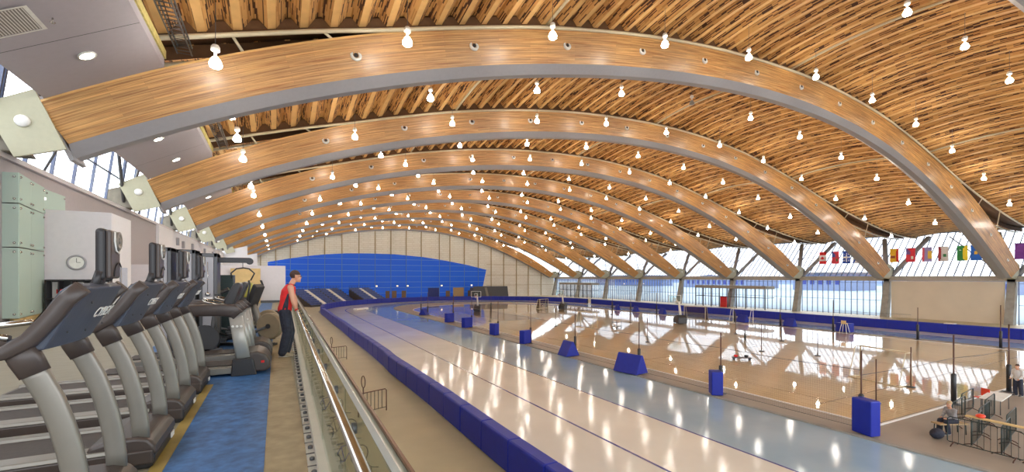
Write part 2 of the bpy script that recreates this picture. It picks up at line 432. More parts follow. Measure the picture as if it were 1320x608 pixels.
# upper deck (fitness mezzanine)
DZ = 4.94
struct(MB().b2(-8.5, .5, -6, 36, DZ - .35, DZ).build('floor_upper_deck', M['gymfloor']))
struct(MB().b2(-0.1, .25, -3, 35.9, DZ, DZ + .006).build('floor_deck_walkway', M['deckfloor']))
mm = MB(); mm.b2(-.86, -.1, 0.5, 8.2, DZ, DZ + .012); mm.b2(-2.6, -.1, 8.2, 17.5, DZ, DZ + .012)
mm.b2(-.86, -.25, 22, 32.5, DZ, DZ + .012)
struct(mm.build('floor_blue_rubber_mat', M['bluemat']))
struct(MB().b2(-.97, -.862, 0.5, 8.2, DZ, DZ + .014).build('trim_mat_edge_strip', M['yellowstrip']))

# ================================================================== ROOF
roof = MB(); PIT = 1.22
SECT = [(0, 1), (.10, 1), (.46, 0), (.76, 0), (1.12, 1)]
def rise(k, y):
    t = (y - ya(k)) / B; return .75 * 4 * t * (1 - t)
nr = int((98.6 + 13) / PIT)
for k in range(-3, 8):
    ya0, ya1 = ya(k) + 1.0, ya(k + 1) - 1.0; NS = 8
    ys = [ya0 + (ya1 - ya0) * j / NS for j in range(NS + 1)]
    cols = []; vv = 0; prev = None; mids = []
    for r_ in range(nr + 1):
        for (dx, up) in SECT:
            x = -13 + r_ * PIT + dx
            if x > 98.6 or x < -8.3: continue
            z = rz(x) + (.46 if up else 0)
            if prev: vv += sqrt((x - prev[0]) ** 2 + (z - prev[1]) ** 2)
            prev = (x, z); cols.append((x, z, vv, up))
    ids = [[roof.pt((x, y, z + rise(k, y))) for y in ys] for (x, z, v_, up) in cols]
    for c in range(len(cols) - 1):
        flatp = cols[c][3] == cols[c + 1][3]; lowp = flatp and not cols[c][3]
        for j in range(NS):
            uv = [(ys[j], cols[c][2]), (ys[j], cols[c + 1][2]), (ys[j + 1], cols[c + 1][2]), (ys[j + 1], cols[c][2])]
            roof.face([ids[c][j], ids[c + 1][j], ids[c + 1][j + 1], ids[c][j + 1]], uv, False, 0 if lowp else 1)
struct(roof.build('ceiling', [M['roof_ply'], M['roof_strand']]))
deck = MB()
for k in range(-3, 8):
    for j in range(4):
        y0_, y1_ = ya(k) + B * j / 4, ya(k) + B * (j + 1) / 4
        for i in range(32):
            x0, x1 = -8.3 + 106.9 * i / 32, -8.3 + 106.9 * (i + 1) / 32
            deck.quad((x0, y0_, rz(x0) + .62 + rise(k, y0_)), (x1, y0_, rz(x1) + .62 + rise(k, y0_)), (x1, y1_, rz(x1) + .62 + rise(k, y1_)), (x0, y1_, rz(x0) + .62 + rise(k, y1_)))
struct(deck.build('roof', plain('brown_roof_deck', (120, 86, 54), .8)))
endb = MB()
for k in range(-2, 8):
    for ye in (ya(k) + .98, ya(k + 1) - .98):
        for i in range(60):
            x0, x1 = -8.3 + 106.9 * i / 60, -8.3 + 106.9 * (i + 1) / 60
            endb.quad((x0, ye, rz(x0) + .03), (x1, ye, rz(x1) + .03), (x1, ye, rz(x1) + .6), (x0, ye, rz(x0) + .6))
struct(endb.build('trim_roof_void_fill', plain('dark_void_brown', (104, 72, 44), .8)))  # boards added across open rib ends, dark brown painting the shaded voids
pp = MB()
for k in range(-2, 8):
    for x in (13.4, 36.6, 61.4):
        pp = MB(); pp.tube([(x, ya(k) + 1.1 + (B - 2.2) * j / 12, rz(x) - .1 + rise(k, ya(k) + 1.1 + (B - 2.2) * j / 12)) for j in range(13)], .085, 8)
        struct(pp.build('trim_roof_pipe', M['pipe']))

# ================================================================== ARCHES
def samp(x0, x1, n): return [x0 + (x1 - x0) * i / n for i in range(n + 1)]
def build_arch(k, first):
    y = 0.0
    t = thing('timber_arch', (0, ya(k), 0), '', 'arch', 'timber roof arches spanning the hall')
    n = 90
    for sgn in (-1, 1):
        m = MB(); ids = []; u = 0; pr = None
        for i in range(n + 1):
            xb, xt = -6.62 + (87.3 + 6.62) * i / n, -7.32 + (88.6 + 7.32) * i / n
            zb, zt = zbot(xb), ztop(xt)
            if pr: u += sqrt((xb - pr[0]) ** 2 + (zb - pr[1]) ** 2)
            pr = (xb, zb); ids.append((m.pt((xb, y + sgn * .68, zb)), m.pt((xt, y + sgn * 1.1, zt)), u))
        for i in range(n):
            a, b, u0 = ids[i]; c, d, u1 = ids[i + 1]
            m.face([a, b, d, c] if sgn < 0 else [c, d, b, a], [(u0, 0), (u0, 1.9), (u1, 1.9), (u1, 0)] if sgn < 0 else [(u1, 0), (u1, 1.9), (u0, 1.9), (u0, 0)], True)
        m.build('timber_side', M['arch_wood'], t)
    m = MB(); ids = []; T_ = MB(); it = []
    for i in range(n + 1):
        xb, xt = -6.62 + (87.3 + 6.62) * i / n, -7.32 + (88.6 + 7.32) * i / n
        gd = .43 - .33 * min(1, max(0, (xb - 40) / 42))
        ids.append((m.pt((xb, -.25, zbot(xb) - gd)), m.pt((xb, .25, zbot(xb) - gd)), m.pt((xb, .69, zbot(xb) + .01)), m.pt((xb, -.69, zbot(xb) + .01))))
        it.append((T_.pt((xt, -1.12, ztop(xt) - .02)), T_.pt((xt, 1.12, ztop(xt) - .02)), T_.pt((xt, 1.12, ztop(xt) + .06)), T_.pt((xt, -1.12, ztop(xt) + .06))))
    for A, mb in ((ids, m), (it, T_)):
        for i in range(n):
            for q in range(4):
                r = (q + 1) % 4; mb.face([A[i][q], A[i][r], A[i + 1][r], A[i + 1][q]], sm=False)
        mb.face(A[0]); mb.face(A[-1][::-1])
    m.build('steel_soffit', M['steel_grey'], t); T_.build('top_plate', M['arch_wood2'] if 'arch_wood2' in M else M['roof_ply'], t)
    # pipe following the roof edge, both sides
    for sgn in (-1, 1):
        pm = MB(); xs = samp(-4.2, 97.5, 110)
        pm.tube([(x, sgn * 1.2, rz(x) - .07) for x in xs], .1, 6); pm.build('edge_pipe', M['pipe'], t)
        for x in (-1.6, 1.8, 70.0, 75.6, 81.4):
            st = MB(); st.tube([(x, sgn * 1.15, rz(x) - .07), (x - (.9 if x > 50 else -.4), sgn * 1.05, ztop(x - (.9 if x > 50 else -.4)))], .06, 6)
            st.build('roof_strut', M['pipe'], t)
    # air nozzles on the near face
    for i in range(15):
        x = 3.2 + 5.85 * i; z = zbot(x) * .45 + ztop(x) * .55; sl = (ztop(x + .1) - ztop(x - .1)) / .2
        w = -.68 - .42 * .55 - .01
        m = MB(); m.lathe([(.05, .1), (.16, .1), (.2, .05), (.2, -.02), (.15, -.04), (.11, -.03), (.09, .04)][::-1], c=(0, 0, 0), n=14, axis='y')
        m.xf(Matrix.Scale(1.3, 4)); m.xf(Matrix.Rotation(-.23, 4, 'X')); m.xf(Matrix.Translation((x, w, z)))
        r = m.build('air_nozzle', M['clear_white'], t)
        m = MB(); m.lathe([(.1, .0), (.1, .02)], n=10, axis='y'); m.xf(Matrix.Translation((x, w - .045, z))); m.build('nozzle_throat', M['blackp'], r)
    # left end plates with round cap, right foot block
    def plate(p4, y0_, y1_, cap, name):
        m = MB(); m.extr(p4, 'y', y0_, y1_); q = m.build(name, M['plate'], t)
        c = MB(); c.lathe([(.02, -.11), (.12, -.105), (.2, -.07), (.21, 0)], n=18, axis='y'); c.xf(Matrix.Translation((cap[0], y0_, cap[1])))
        c.build('round_cap', M['clear_white'], q); return q
    plate([(-8.62, 12.33), (-7.36, 13.05), (-6.55, 11.1), (-7.86, 10.66)], -1.14, -1.02, (-7.64, 11.9), 'end_plate')
    MB().extr([(-7.34, 13.0), (-6.5, 10.85), (-6.62, 10.8), (-7.48, 12.95)], 'y', -.6, .6).build('end_block', M['steel_grey'], t)
    plate([(87.4, 6.6), (88.5, 8.5), (89.5, 8.8), (91.0, 8.3), (90.8, 7.0), (89.6, 6.3)], -.55, .55, (89.9, 7.9), 'foot_plate')
    return t
A0 = build_arch(-1, True)
ARCHL = ['nearest timber arch, only its grey underside showing high in the upper corner', 'large timber arch springing from the putty end plate above the glass booth',
         'second full timber arch, just behind the largest one', 'third full timber arch counted from the camera', 'fourth full timber arch counted from the camera',
         'fifth full timber arch counted from the camera', 'sixth full timber arch counted from the camera', 'seventh full timber arch, third from the far end wall',
         'eighth full timber arch, second from the far end wall', 'last timber arch, right against the far end wall']
A0['label'] = ARCHL[0]
for k in range(0, NA): dup(A0, (0, ya(k), 0), label=ARCHL[k + 1])

# ================================================================== LEFT SIDE: bulkhead soffits, clerestory, buttresses
def zs(x): return 14.6 + .545 * (x + 3.8)
SOFL = ['nearest pale grey soffit box with vent grille and downlights', 'second pale grey soffit box, between the two largest arches']
for k in range(-1, 7):
    y0_, y1_ = ya(k) + 1.07, ya(k + 1) - 1.07
    if k == -1: y0_ = 9.1
    t = thing('bulkhead', (0, 0, 0), (SOFL[k + 1] if k < 1 else 'pale grey soffit box with downlights, %s counting back from the camera' % ordw(k + 1)), 'ceiling box', 'soffit boxes between the arch ends')
    m = MB(); m.extr([(-7.12, zs(-7.12)), (-3.8, zs(-3.8)), (-3.8, zs(-3.8) + .32), (-7.12, zs(-7.12) + .32)], 'y', y0_, y1_)
    m.build('soffit_board', M['soffit'], t)
    MB().b2(-3.9, -3.74, y0_, y1_, zs(-3.8) + .32, zs(-3.8) + .62).build('insulation_edge', M['yellow_ins'], t)
    for j in range(3):
        yj = y1_ - 3.4 - 4.55 * j
        if yj < y0_ or (k > 2 and j > 1): continue
        s = MB(); xs_ = (-7.1, -3.82)
        s.quad((xs_[0], yj, zs(xs_[0]) - .004), (xs_[1], yj, zs(xs_[1]) - .004), (xs_[1], yj + .03, zs(xs_[1]) - .004), (xs_[0], yj + .03, zs(xs_[0]) - .004))
        s.build('board_joint', M['dark_steel'], t)
        c = MB(); c.lathe([(.24, .0), (.26, -.04), (.21, -.05), (.2, .02)], n=20); c.xf(Matrix.Rotation(-.5, 4, 'Y')); X_ = -5.4 + (.7 if (k == -1 and j) else 0)
        c.xf(Matrix.Translation((X_, yj + 1.2, zs(X_) - .005))); rg = c.build('downlight', M['clear_white'], t)
        c = MB(); c.lathe([(.2, 0), (.19, .01)], n=20); c.xf(Matrix.Rotation(-.5, 4, 'Y')); c.xf(Matrix.Translation((X_, yj + 1.2, zs(X_) - .045))); c.build('downlight_lens', M['down'], rg)
    if k == -1:
        g = MB(); v_ = lambda x, y, dz=0: (x, y, zs(x) - dz)
        for (xa, xb, yy0, yy1, dz) in ((-6.6, -5.75, 15.9, 17.0, .03),):
            g.quad(v_(xa, yy0, dz), v_(xb, yy0, dz), v_(xb, yy1, dz), v_(xa, yy1, dz))
        gg = g.build('vent_grille', plain('vent_grille_metal', (150, 144, 138), .4, .3), t)
        g = MB()
        for i in range(14):
            x = -6.57 + .06 * i; g.quad(v_(x, 15.92, .045), v_(x + .022, 15.92, .045), v_(x + .022, 16.98, .045), v_(x, 16.98, .045))
        for (xa, xb, yy0, yy1) in ((-6.66, -6.6, 15.84, 17.06), (-5.75, -5.66, 15.84, 17.06), (-6.6, -5.75, 15.84, 15.9), (-6.6, -5.75, 17.0, 17.06)):
            g.quad(v_(xa, yy0, .05), v_(xb, yy0, .05), v_(xb, yy1, .05), v_(xa, yy1, .05))
        g.build('grille_slats', M['clear_white'], gg)
        sp = MB(); sp.tube([(-5.44, 16.68, zs(-5.44)), (-5.44, 16.68, zs(-5.44) - .12)], .02, 8); sp.lathe([(.06, -.12), (.06, -.13), (.02, -.16)], c=(-5.44, 16.68, zs(-5.44)), n=10)
        sp.build('sprinkler_head', M['chrome'], t)
    # cable tray tucked behind the fascia
for k in range(-1, 4):
    y0_ = max(ya(k) + 1.2, 8); y1_ = ya(k + 1) - 1.3
    m = MB()
    for dz in (0, .3):
        m.tube([(-3.35, y0_, rz(-3.3) - .75 + dz), (-3.35, y1_, rz(-3.3) - .75 + dz)], .03, 5); m.tube([(-2.9, y0_, rz(-3.3) - .75 + dz), (-2.9, y1_, rz(-3.3) - .75 + dz)], .03, 5)
    y = y0_
    while y < y1_:
        m.tube([(-3.35, y, rz(-3.3) - .75), (-2.9, y, rz(-3.3) - .75), (-2.9, y, rz(-3.3) - .45), (-3.35, y, rz(-3.3) - .45)], .015, 4, closed=True); y += .28
    tag(m.build('cable_tray', M['dark_steel']), 'wire cable tray behind the soffit edge, %s bay from the camera' % ordw(k + 1), 'cable tray', 'cable trays behind the soffit boxes')

# sill wall, rooms, clerestory glazing
struct(MB().b2(-9.0, -8.5, -6, 138, 0, 10.75).build('wall_left', M['wall_grey']))
struct(MB().b2(-9.0, -8.36, -6, 138, 10.75, 10.93).build('trim_clerestory_sill', M['wall_lav']))
struct(MB().b2(-8.5, -8.3, 44.5, 96, 2, 10.75).build('wall_left_bright', M['wall_wht']))  # stretch coloured whiter than the sill wall, as if lit
def glaz(name, xa, za, xb, zb, y0_, y1_, step, hz, mat):
    """sloping glazing between (xa,za) and (xb,zb), one bay"""
    t = MB(); t.quad((xa, y0_, za), (xa, y1_, za), (xb, y1_, zb), (xb, y0_, zb)); g = struct(t.build(name, M['winglass']))
    m = MB(); n = max(1, round((y1_ - y0_) / step)); sg = 1 if xb < xa else -1
    for i in range(n + 1):
        y = y0_ + (y1_ - y0_) * i / n; m.box(((xa + xb) / 2 + sg * .06, y, (za + zb) / 2), (.12, .09, sqrt((xb - xa) ** 2 + (zb - za) ** 2)), ry=math.atan2(xb - xa, zb - za))
    for f in hz:
        m.b2(xa + (xb - xa) * f - .05 + sg * .05, xa + (xb - xa) * f + .05 + sg * .05, y0_, y1_, za + (zb - za) * f - .03, za + (zb - za) * f + .03)
    m.build('window_frame', mat, g); return g
wn = 1
for k in range(-1, 8):
    glaz('window_%d' % wn, -8.85, 10.93, -8.35, 14.9, ya(k) + .1, ya(k + 1) - .1, 2.35, (.0, .45, 1.0), M['mull']); wn += 1
for k in range(0, 9):
    t = thing('concrete_buttress', (0, ya(k), 0), 'concrete buttress and crossed steel struts behind the left end plate of the %s full arch' % ordw(k), 'buttress', 'buttresses behind the left arch ends')
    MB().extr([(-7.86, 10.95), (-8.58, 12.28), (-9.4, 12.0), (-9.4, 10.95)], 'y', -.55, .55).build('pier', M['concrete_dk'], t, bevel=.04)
    for P_ in ([(-8.5, -.5, 11.3), (-8.3, -2.6, 14.6)], [(-8.5, .5, 11.3), (-8.3, 2.6, 14.6)]): MB().tube(P_, .09, 6).build('steel_strut', M['dark_steel'], t)
    s = MB(); s.tube([(-8.6, 3.2, 10.95), (-8.3, 6.2, 14.6)], .05, 6); s.build('brace_rod', M['dark_steel'], t)
# white end partitions hanging under the arches at the far left
for (yy, x1_, z1_, nm) in ((93.0, -4.7, 12.2, 'wall_left_partition'), (120.5, -4.1, 12.2, 'wall_left_partition_far')):
    m = MB(); m.extr([(-8.5, 0), (x1_, 0), (x1_, z1_), (-8.5, z1_ - 1.0)], 'y', yy, yy + .2); struct(m.build(nm, M['wall_wht']))

# projecting room with the clock, shelving below
struct(MB().b2(-8.5, -6.39, 25.3, 28.2, DZ, 9.4).build('wall_clock_room', M['wall_lav']))
struct(MB().b2(-6.388, -6.37, 25.32, 28.2, DZ, 9.38).build('wall_clock_room_side', M['wall_wht']))  # thin sheet over the room's side, its light painted in as white
struct(MB().b2(-6.37, -6.34, 26.5, 27.5, DZ, DZ + 2.1).build('door_1', plain('pale_blue_door', (196, 204, 222), .5)))
struct(MB().b2(-6.34, -6.31, 26.42, 26.5, DZ, DZ + 2.18).build('trim_door_jamb', M['steel_grey']))
t = thing('wall_clock', (-7.49, 25.27, 7.22), 'round grey wall clock above the black shelving unit', 'clock')
c = MB(); c.lathe([(.30, .02), (.33, -.03), (.3, -.07), (.25, -.06), (.25, .0)], n=28, axis='y'); c.build('rim', M['steel_grey'], t)
c = MB(); c.lathe([(.25, -.02), (.25, -.03)], n=28, axis='y'); c.build('face', M['clear_white'], t)
c = MB(); c.b2(-.008, .008, -.045, -.04, 0, .18); c.b2(0, .13, -.045, -.04, -.008, .008); c.build('hands', M['blackp'], t)
t = thing('shelving_unit', (-7.33, 25.0, DZ), 'black open cubby shelving against the clock wall', 'shelves')
f = MB(); f.b2(-1.0, 1.0, .22, .27, 0, 1.56); f.b2(-1.0, 1.0, -.2, .27, 1.5, 1.56); f.b2(-1.0, 1.0, -.2, .27, 0, .06); f.b2(-1, 1, -.2, .27, .75, .79)
for i in range(6): f.b2(-1.0 + .392 * i, -.96 + .392 * i, -.2, .27, 0, 1.56)
f.build('carcass', M['blackp'], t)
f = MB()
for i in range(0, 5, 2): f.b2(-.9 + .392 * i, -.66 + .392 * i, .2, .215, .1, 1.46)
f.build('back_board', M['white'], t)
b = MB().b2(-.68, -.3, -.1, .12, .98, 1.16).build('box', M['red']); b.location = (-7.33, 25.0, DZ); tag(b, 'small red box sitting in the black cubby shelving', 'box')
f = MB().b2(-.55, -.2, -.12, .12, .79, .97).build('box', M['blackp']); f.location = (-7.33, 25.0, DZ); tag(f, 'low black box under the red box in the cubby shelving', 'box')

# frosted glass booth
t = thing('glass_booth', (0, 0, DZ), 'frosted green glass panel enclosure with round point fixings', 'glass enclosure')
def gpanel(p, q, z0, z1, fix=True):
    p, q = Vector((p[0], p[1], 0)), Vector((q[0], q[1], 0)); d = q - p; L = d.length; a = math.atan2(d.y, d.x)
    m = MB(); m.box(((p.x + q.x) / 2, (p.y + q.y) / 2, (z0 + z1) / 2), (L - .015, .02, z1 - z0 - .015), rz=a); g = m.build('glass_panel', M['green_glass'], t)
    if fix:
        f = MB(); nrm = Vector((d.y, -d.x, 0)).normalized()
        for u in (.08, .92):
            for zz in (z0 + .15, z1 - .15):
                c = p + d * u + nrm * .02; f.ell((c.x, c.y, zz), (.045, .045, .045), 8, 6)
        f.build('point_fixing', M['chrome'], g)
c0, c1, c2, c3 = (-10.6, 22.6), (-8.05, 22.0), (-8.27, 23.5), (-8.48, 25.2)
for (z0, z1) in ((.2, 2.7), (2.72, 4.25), (4.27, 5.35)):
    mid = ((c0[0] + c1[0]) / 2 - .1, (c0[1] + c1[1]) / 2)
    gpanel(c0, mid, z0, z1); gpanel(mid, c1, z0, z1)
    gpanel(c1, c2, z0, z1); gpanel(c2, c3, z0, z1)
gpanel(c3, (-8.46, 27.2), 4.27, 5.3)
MB().b2(-10.6, -8.1, 22.6, 22.7, 0, .18).build('base_rail', M['ply'], t)
m = MB(); m.extr([(-8.09, 22.06), (-8.5, 25.15), (-8.56, 25.15), (-8.2, 22.06)], 'z', 0, .18); m.build('base_rail', M['ply'], t)
no_ = MB().b2(-9.12, -8.6, 22.10, 22.13, 1.15, 1.95).build('notice_board', M['white'], None); no_.location = (0, .0, DZ)
no_.rotation_euler = (0, 0, 0); tag(no_, 'blank white notice fixed on the frosted glass booth', 'notice')
# small black wall speakers on the bright wall
for i, (y, z) in enumerate(((51.4, 9.92), (54.2, 9.8), (59.7, 9.92), (69, 9.9), (77, 9.9))):
    s = MB().b2(-8.3, -8.1, y - .22, y + .22, z - .35, z + .35).build('wall_speaker', M['steel_grey'], None, bevel=.02)
    tag(s, 'small grey speaker box high on the white wall, %s from the gym towers' % ordw(i), 'speaker', 'speakers on the white wall')
struct(MB().b2(-8.5, .5, 33.0, 33.2, DZ, 7.34).build('wall_gym_partition', M['wall_lav']))
struct(MB().b2(-8.5, .5, 32.9, 33.0, DZ, DZ + .15).build('baseboard_partition', M['dark_steel']))
t = MB().b2(-2.55, -.93, 32.6, 32.68, DZ + .02, 7.15).build('plywood_panel', M['ply'], None); tag(t, 'tall plywood board leaning on the white gym partition', 'board')
rp = MB(); rp.b2(-.35, .2, 21.9, 22.9, DZ + .1, DZ + .2); rp.b2(-.3, .15, 22.0, 22.1, DZ, DZ + .1); rp.b2(-.3, .15, 22.7, 22.8, DZ, DZ + .1)
tag(rp.build('step_platform', M['brownblk'], None), 'low dark exercise step on the deck beyond the person', 'step')
rp = MB(); rp.b2(-1.6, .2, 18.0, 19.2, DZ + .12, DZ + .26); rp.b2(-1.5, -1.4, 18.1, 19.1, DZ, DZ + .12); rp.b2(0, .1, 18.1, 19.1, DZ, DZ + .12)
tag(rp.build('step_platform', M['brownblk'], None), 'wide brown exercise platform behind the flywheel machines', 'platform')
# red exit-sign box + blue doors along the bright wall
struct(MB().b2(-8.3, -8.27, 46.2, 47.0, 7.3, 7.6).build('trim_red_alarm_plate', M['red']))

# ================================================================== RIGHT SIDE
XW = 90.3
for k in range(-1, 9):
    y = ya(k)
    t = thing('concrete_column', (0, y, 0), 'leaning concrete column with splayed steel struts, %s from the far end on the window wall' % ordw(8 - k), 'column', 'columns along the window wall')
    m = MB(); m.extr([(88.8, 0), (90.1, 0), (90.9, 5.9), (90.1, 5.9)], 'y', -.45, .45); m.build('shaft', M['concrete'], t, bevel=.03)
    m = MB(); m.extr([(90.0, 5.9), (91.2, 5.9), (91.8, 8.2), (90.9, 8.3), (90.0, 7.0)], 'y', -.4, .4); m.build('foot_block', M['dark_steel'], t)
    for sg in (-1, 1):
        m = MB(); m.tube([(91.0, sg * .4, 6.9), (97.0, sg * 3.1, 13.3)], [(.36, .26)] * 2, 8); m.build('splayed_strut', M['steel_grey'], t)
    m = MB(); m.tube([(91.0, 1.0, 6.9), (96.5, 8.5, 13.2)], .07, 6); m.build('brace_rod', M['dark_steel'], t)
struct(MB().b2(90.0, 90.7, -5, ya(8), 5.98, 6.3).b2(90.15, 90.6, -5, ya(8), 6.3, 6.75).build('trim_window_beam', plain('beige_grey_beam', (176, 168, 156), .5)))
for k in range(-2, 8):
    y0_, y1_ = ya(k) + .45, ya(k + 1) - .45
    glaz('window_%d' % wn, 90.9, 6.75, 98.0, 14.0, y0_, y1_, .95, (.5, 1.0), M['mull']); wn += 1
    g = MB()
    if k == 0:
        sh = MB().b2(90.0, 90.4, y0_ + .2, y1_ - .2, 0, 5.95).build('wall_right', M['beige_shutter']); struct(sh)
        continue
    glaz('window_%d' % wn, 90.4, 0, 90.4, 5.98, y0_ + .2, y1_ - .2, .96, (.02, .45, .95), M['mull']); wn += 1
m = MB(); m.b2(98.0, 98.7, -6, ya(8) + 2, 13.95, 14.9); struct(m.build('trim_right_eave', M['steel_grey']))
# entrance vestibules
for i, (y0_, y1_) in enumerate(((55.5, 72.5), (111.5, 129.5))):
    t = thing('entrance_vestibule', (0, 0, 0), ['nearer glazed entrance vestibule with beige header inside the window wall', 'farther glazed entrance vestibule with beige header near the end wall'][i], 'vestibule', 'entrance vestibules on the window wall')
    MB().b2(86.9, 90.1, y0_, y1_, 4.15, 4.75).build('header', plain('taupe_header_panel', (150, 142, 130), .6), t)
    f = MB(); n = 8
    for j in range(n + 1):
        y = y0_ + .1 + (y1_ - y0_ - .2) * j / n; f.b2(86.95, 87.15, y - .08, y + .08, 0, 4.15)
    f.b2(86.97, 87.12, y0_, y1_, 2.3, 2.42)
    for yy in (y0_ + .1, y1_ - .1): f.b2(87, 90, yy - .08, yy + .08, 2.3, 2.42)
    f.build('frame', M['dark_steel'], t)
    MB().quad((87.05, y0_, 0), (87.05, y1_, 0), (87.05, y1_, 4.15), (87.05, y0_, 4.15)).build('pane', M['winglass'], t)
    if i == 0:
        MB().b2(87.2, 87.5, y0_ + 9, y0_ + 10.5, 0, 2.3).build('door', M['red'], t)

# ================================================================== END WALL
YB = 137.8
end = MB(); xs = samp(-8.5, 90.3, 60)
for a, b in zip(xs, xs[1:]):
    za, zb = min(zbot(max(a, -6.6)), 22), min(zbot(max(b, -6.6)), 22)
    if a > 87: za = zb = 6.7
    end.quad((a, YB, 0), (b, YB, 0), (b, YB, max(zb, 6.7) + 1.6), (a, YB, max(za, 6.7) + 1.6))
def endwall():
    m, nt, b = new_mat('cream_perforated_wall_board')
    tc = N(nt, 'ShaderNodeTexCoord'); mp = N(nt, 'ShaderNodeMapping'); mp.inputs['Rotation'].default_value = (PI / 2, 0, 0)
    nt.links.new(tc.outputs['Object'], mp.inputs['Vector'])
    bk = N(nt, 'ShaderNodeTexBrick'); bk.offset = 0.3
    bk.inputs['Color1'].default_value = lin((234, 230, 218)); bk.inputs['Color2'].default_value = lin((240, 237, 227))
    bk.inputs['Mortar'].default_value = lin((206, 198, 180)); bk.inputs['Mortar Size'].default_value = 0.03
    bk.inputs['Scale'].default_value = 1; bk.inputs['Brick Width'].default_value = 1.9; bk.inputs['Row Height'].default_value = 0.62
    nt.links.new(mp.outputs[0], bk.inputs['Vector']); nt.links.new(bk.outputs['Color'], b.inputs['Base Color']); b.inputs['Roughness'].default_value = .6
    return m
struct(end.build('wall_far', endwall()))
def bluewall():
    m, nt, b = new_mat('royal_blue_wall_panel')
    tc = N(nt, 'ShaderNodeTexCoord'); mp = N(nt, 'ShaderNodeMapping'); mp.inputs['Rotation'].default_value = (PI / 2, 0, 0); mp.inputs['Location'].default_value = (0, 0, 0)
    nt.links.new(tc.outputs['Object'], mp.inputs['Vector'])
    bk = N(nt, 'ShaderNodeTexBrick'); bk.offset = 0.0
    bk.inputs['Color1'].default_value = lin((6, 104, 255)); bk.inputs['Color2'].default_value = lin((10, 108, 255))
    bk.inputs['Mortar'].default_value = lin((120, 172, 250)); bk.inputs['Mortar Size'].default_value = 0.05
    bk.inputs['Scale'].default_value = 1; bk.inputs['Brick Width'].default_value = 400; bk.inputs['Row Height'].default_value = 1.71
    nt.links.new(mp.outputs[0], bk.inputs['Vector']); nt.links.new(bk.outputs['Color'], b.inputs['Base Color']); b.inputs['Roughness'].default_value = .5
    return m
BL = [(-2.2, 10.7), (3.0, 11.75), (8, 12.6), (12.4, 13.15), (18, 13.55), (24.2, 13.7), (32, 13.6), (40.8, 12.95), (48, 12.0), (56, 10.6), (62.8, 9.1), (60.8, 0), (-2.2, 0)]
m = MB(); m.extr(BL, 'y', YB - .12, YB - .02); struct(m.build('wall_far_blue_panel', bluewall()))
PX = [-3.9, -.32, 3.28, 7.72, 12.1, 16.72, 21.45, 26.1, 30.8, 35.5, 40.3, 46.2, 49.8, 54.8, 59.8, 64.6, 69.4, 74.4, 79.2, 84.5]
tanp = plain('tan_wall_post', (176, 156, 118), .5); postb = plain('pale_blue_wall_post', (90, 140, 225), .5)
for x in PX:
    zt = zbot(max(x, -6)) + .9
    zb = 0
    if -2.2 < x < 62:
        zm = 13.7
        for (xa, za), (xb_, zb_) in zip(BL[:11], BL[1:11]):
            if xa <= x <= xb_: zm = za + (zb_ - za) * (x - xa) / (xb_ - xa)
        struct(MB().b2(x - .07, x + .07, YB - .26, YB - .13, 0, zm).build('trim_blue_wall_post', postb)); zb = zm
    struct(MB().b2(x - .13, x + .13, YB - .32, YB - .13, zb, zt).build('trim_wall_post', tanp))
for z in (11.0,):
    pass
m = MB()
for z in (3.9, 7.3, 10.9): m.b2(63, 90, YB - .2, YB, z - .05, z + .05)
struct(m.build('trim_wall_rail', tanp))
DOORS = [(29.2, 30.4, 2.4, 'brown_door'), (31.1, 32.5, 2.4, 'brown_door'), (34.1, 35.4, 2.4, 'brown_door'), (42.5, 46.1, 3.2, 'navy'),
         (48.4, 49.9, 2.2, 'brown_door'), (50.9, 54.6, 3.2, 'tan_door'), (56.1, 57.1, 2.2, 'brown_door')]
for i, (a, b, h, mt) in enumerate(DOORS):
    struct(MB().b2(a, b, YB - .2, YB - .1, 0, h).build('door_%d' % (i + 2), M[mt]))
for i, x in enumerate((26.5, 32.7, 35.9, 46.9, 57.3)):
    z = 3.9; t = thing('wall_lamp', (x, YB - .35, z), 'small boxed lamp on the blue end wall, %s from the seating' % ordw(i), 'lamp', 'lamps on the blue end wall')
    MB().b2(-.28, .28, -.2, .2, -.22, .22).build('housing', M['pipe'], t, bevel=.04)
    MB().b2(-.2, .2, -.215, -.2, -.15, .15).build('lens', emis('wall_lamp_glow', (255, 236, 200), 3), t)

# ground and hills outside
struct(MB().quad((-400, -300, -.3), (900, -300, -.3), (900, 900, -.3), (-400, 900, -.3)).build('ground_outside', plain('pale_snowy_ground', (128, 142, 150), .9, 0, .1, .05)))
h = MB(); pts = []
for i in range(70):
    y = -250 + 15 * i; pts.append((y, 5 + 10 * noise.noise(Vector((y * .011, 3.1, 0))) + 3 * noise.noise(Vector((y * .05, 1, 0)))))
for (a, za), (b, zb) in zip(pts, pts[1:]):
    h.quad((420, a, -.3), (420, b, -.3), (520, b, zb), (520, a, za)); h.quad((520, a, za), (520, b, zb), (640, b, -.3), (640, a, -.3))
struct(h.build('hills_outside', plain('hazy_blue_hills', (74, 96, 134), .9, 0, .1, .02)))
for i, (y, l, hh) in enumerate(((60, 34, 6), (118, 26, 9), (170, 50, 7), (255, 60, 8))):
    t = thing('distant_building', (250, y, -.3), 'pale building outside the window wall, %s from the shutter' % ordw(i), 'building', 'buildings outside the window wall')
    MB().b2(0, 30, 0, l, 0, hh).build('wall', plain('slate_blue_cladding', (104, 118, 150), .7), t); MB().b2(-.6, 30.6, -.6, l + .6, hh, hh + .5).build('roof', M['steel_grey'], t)
    w = MB(); j = 3
    while j < l - 3: w.b2(-.1, 0, j, j + 2, hh * .35, hh * .7); j += 4
    w.build('window_band', M['navy'], t)
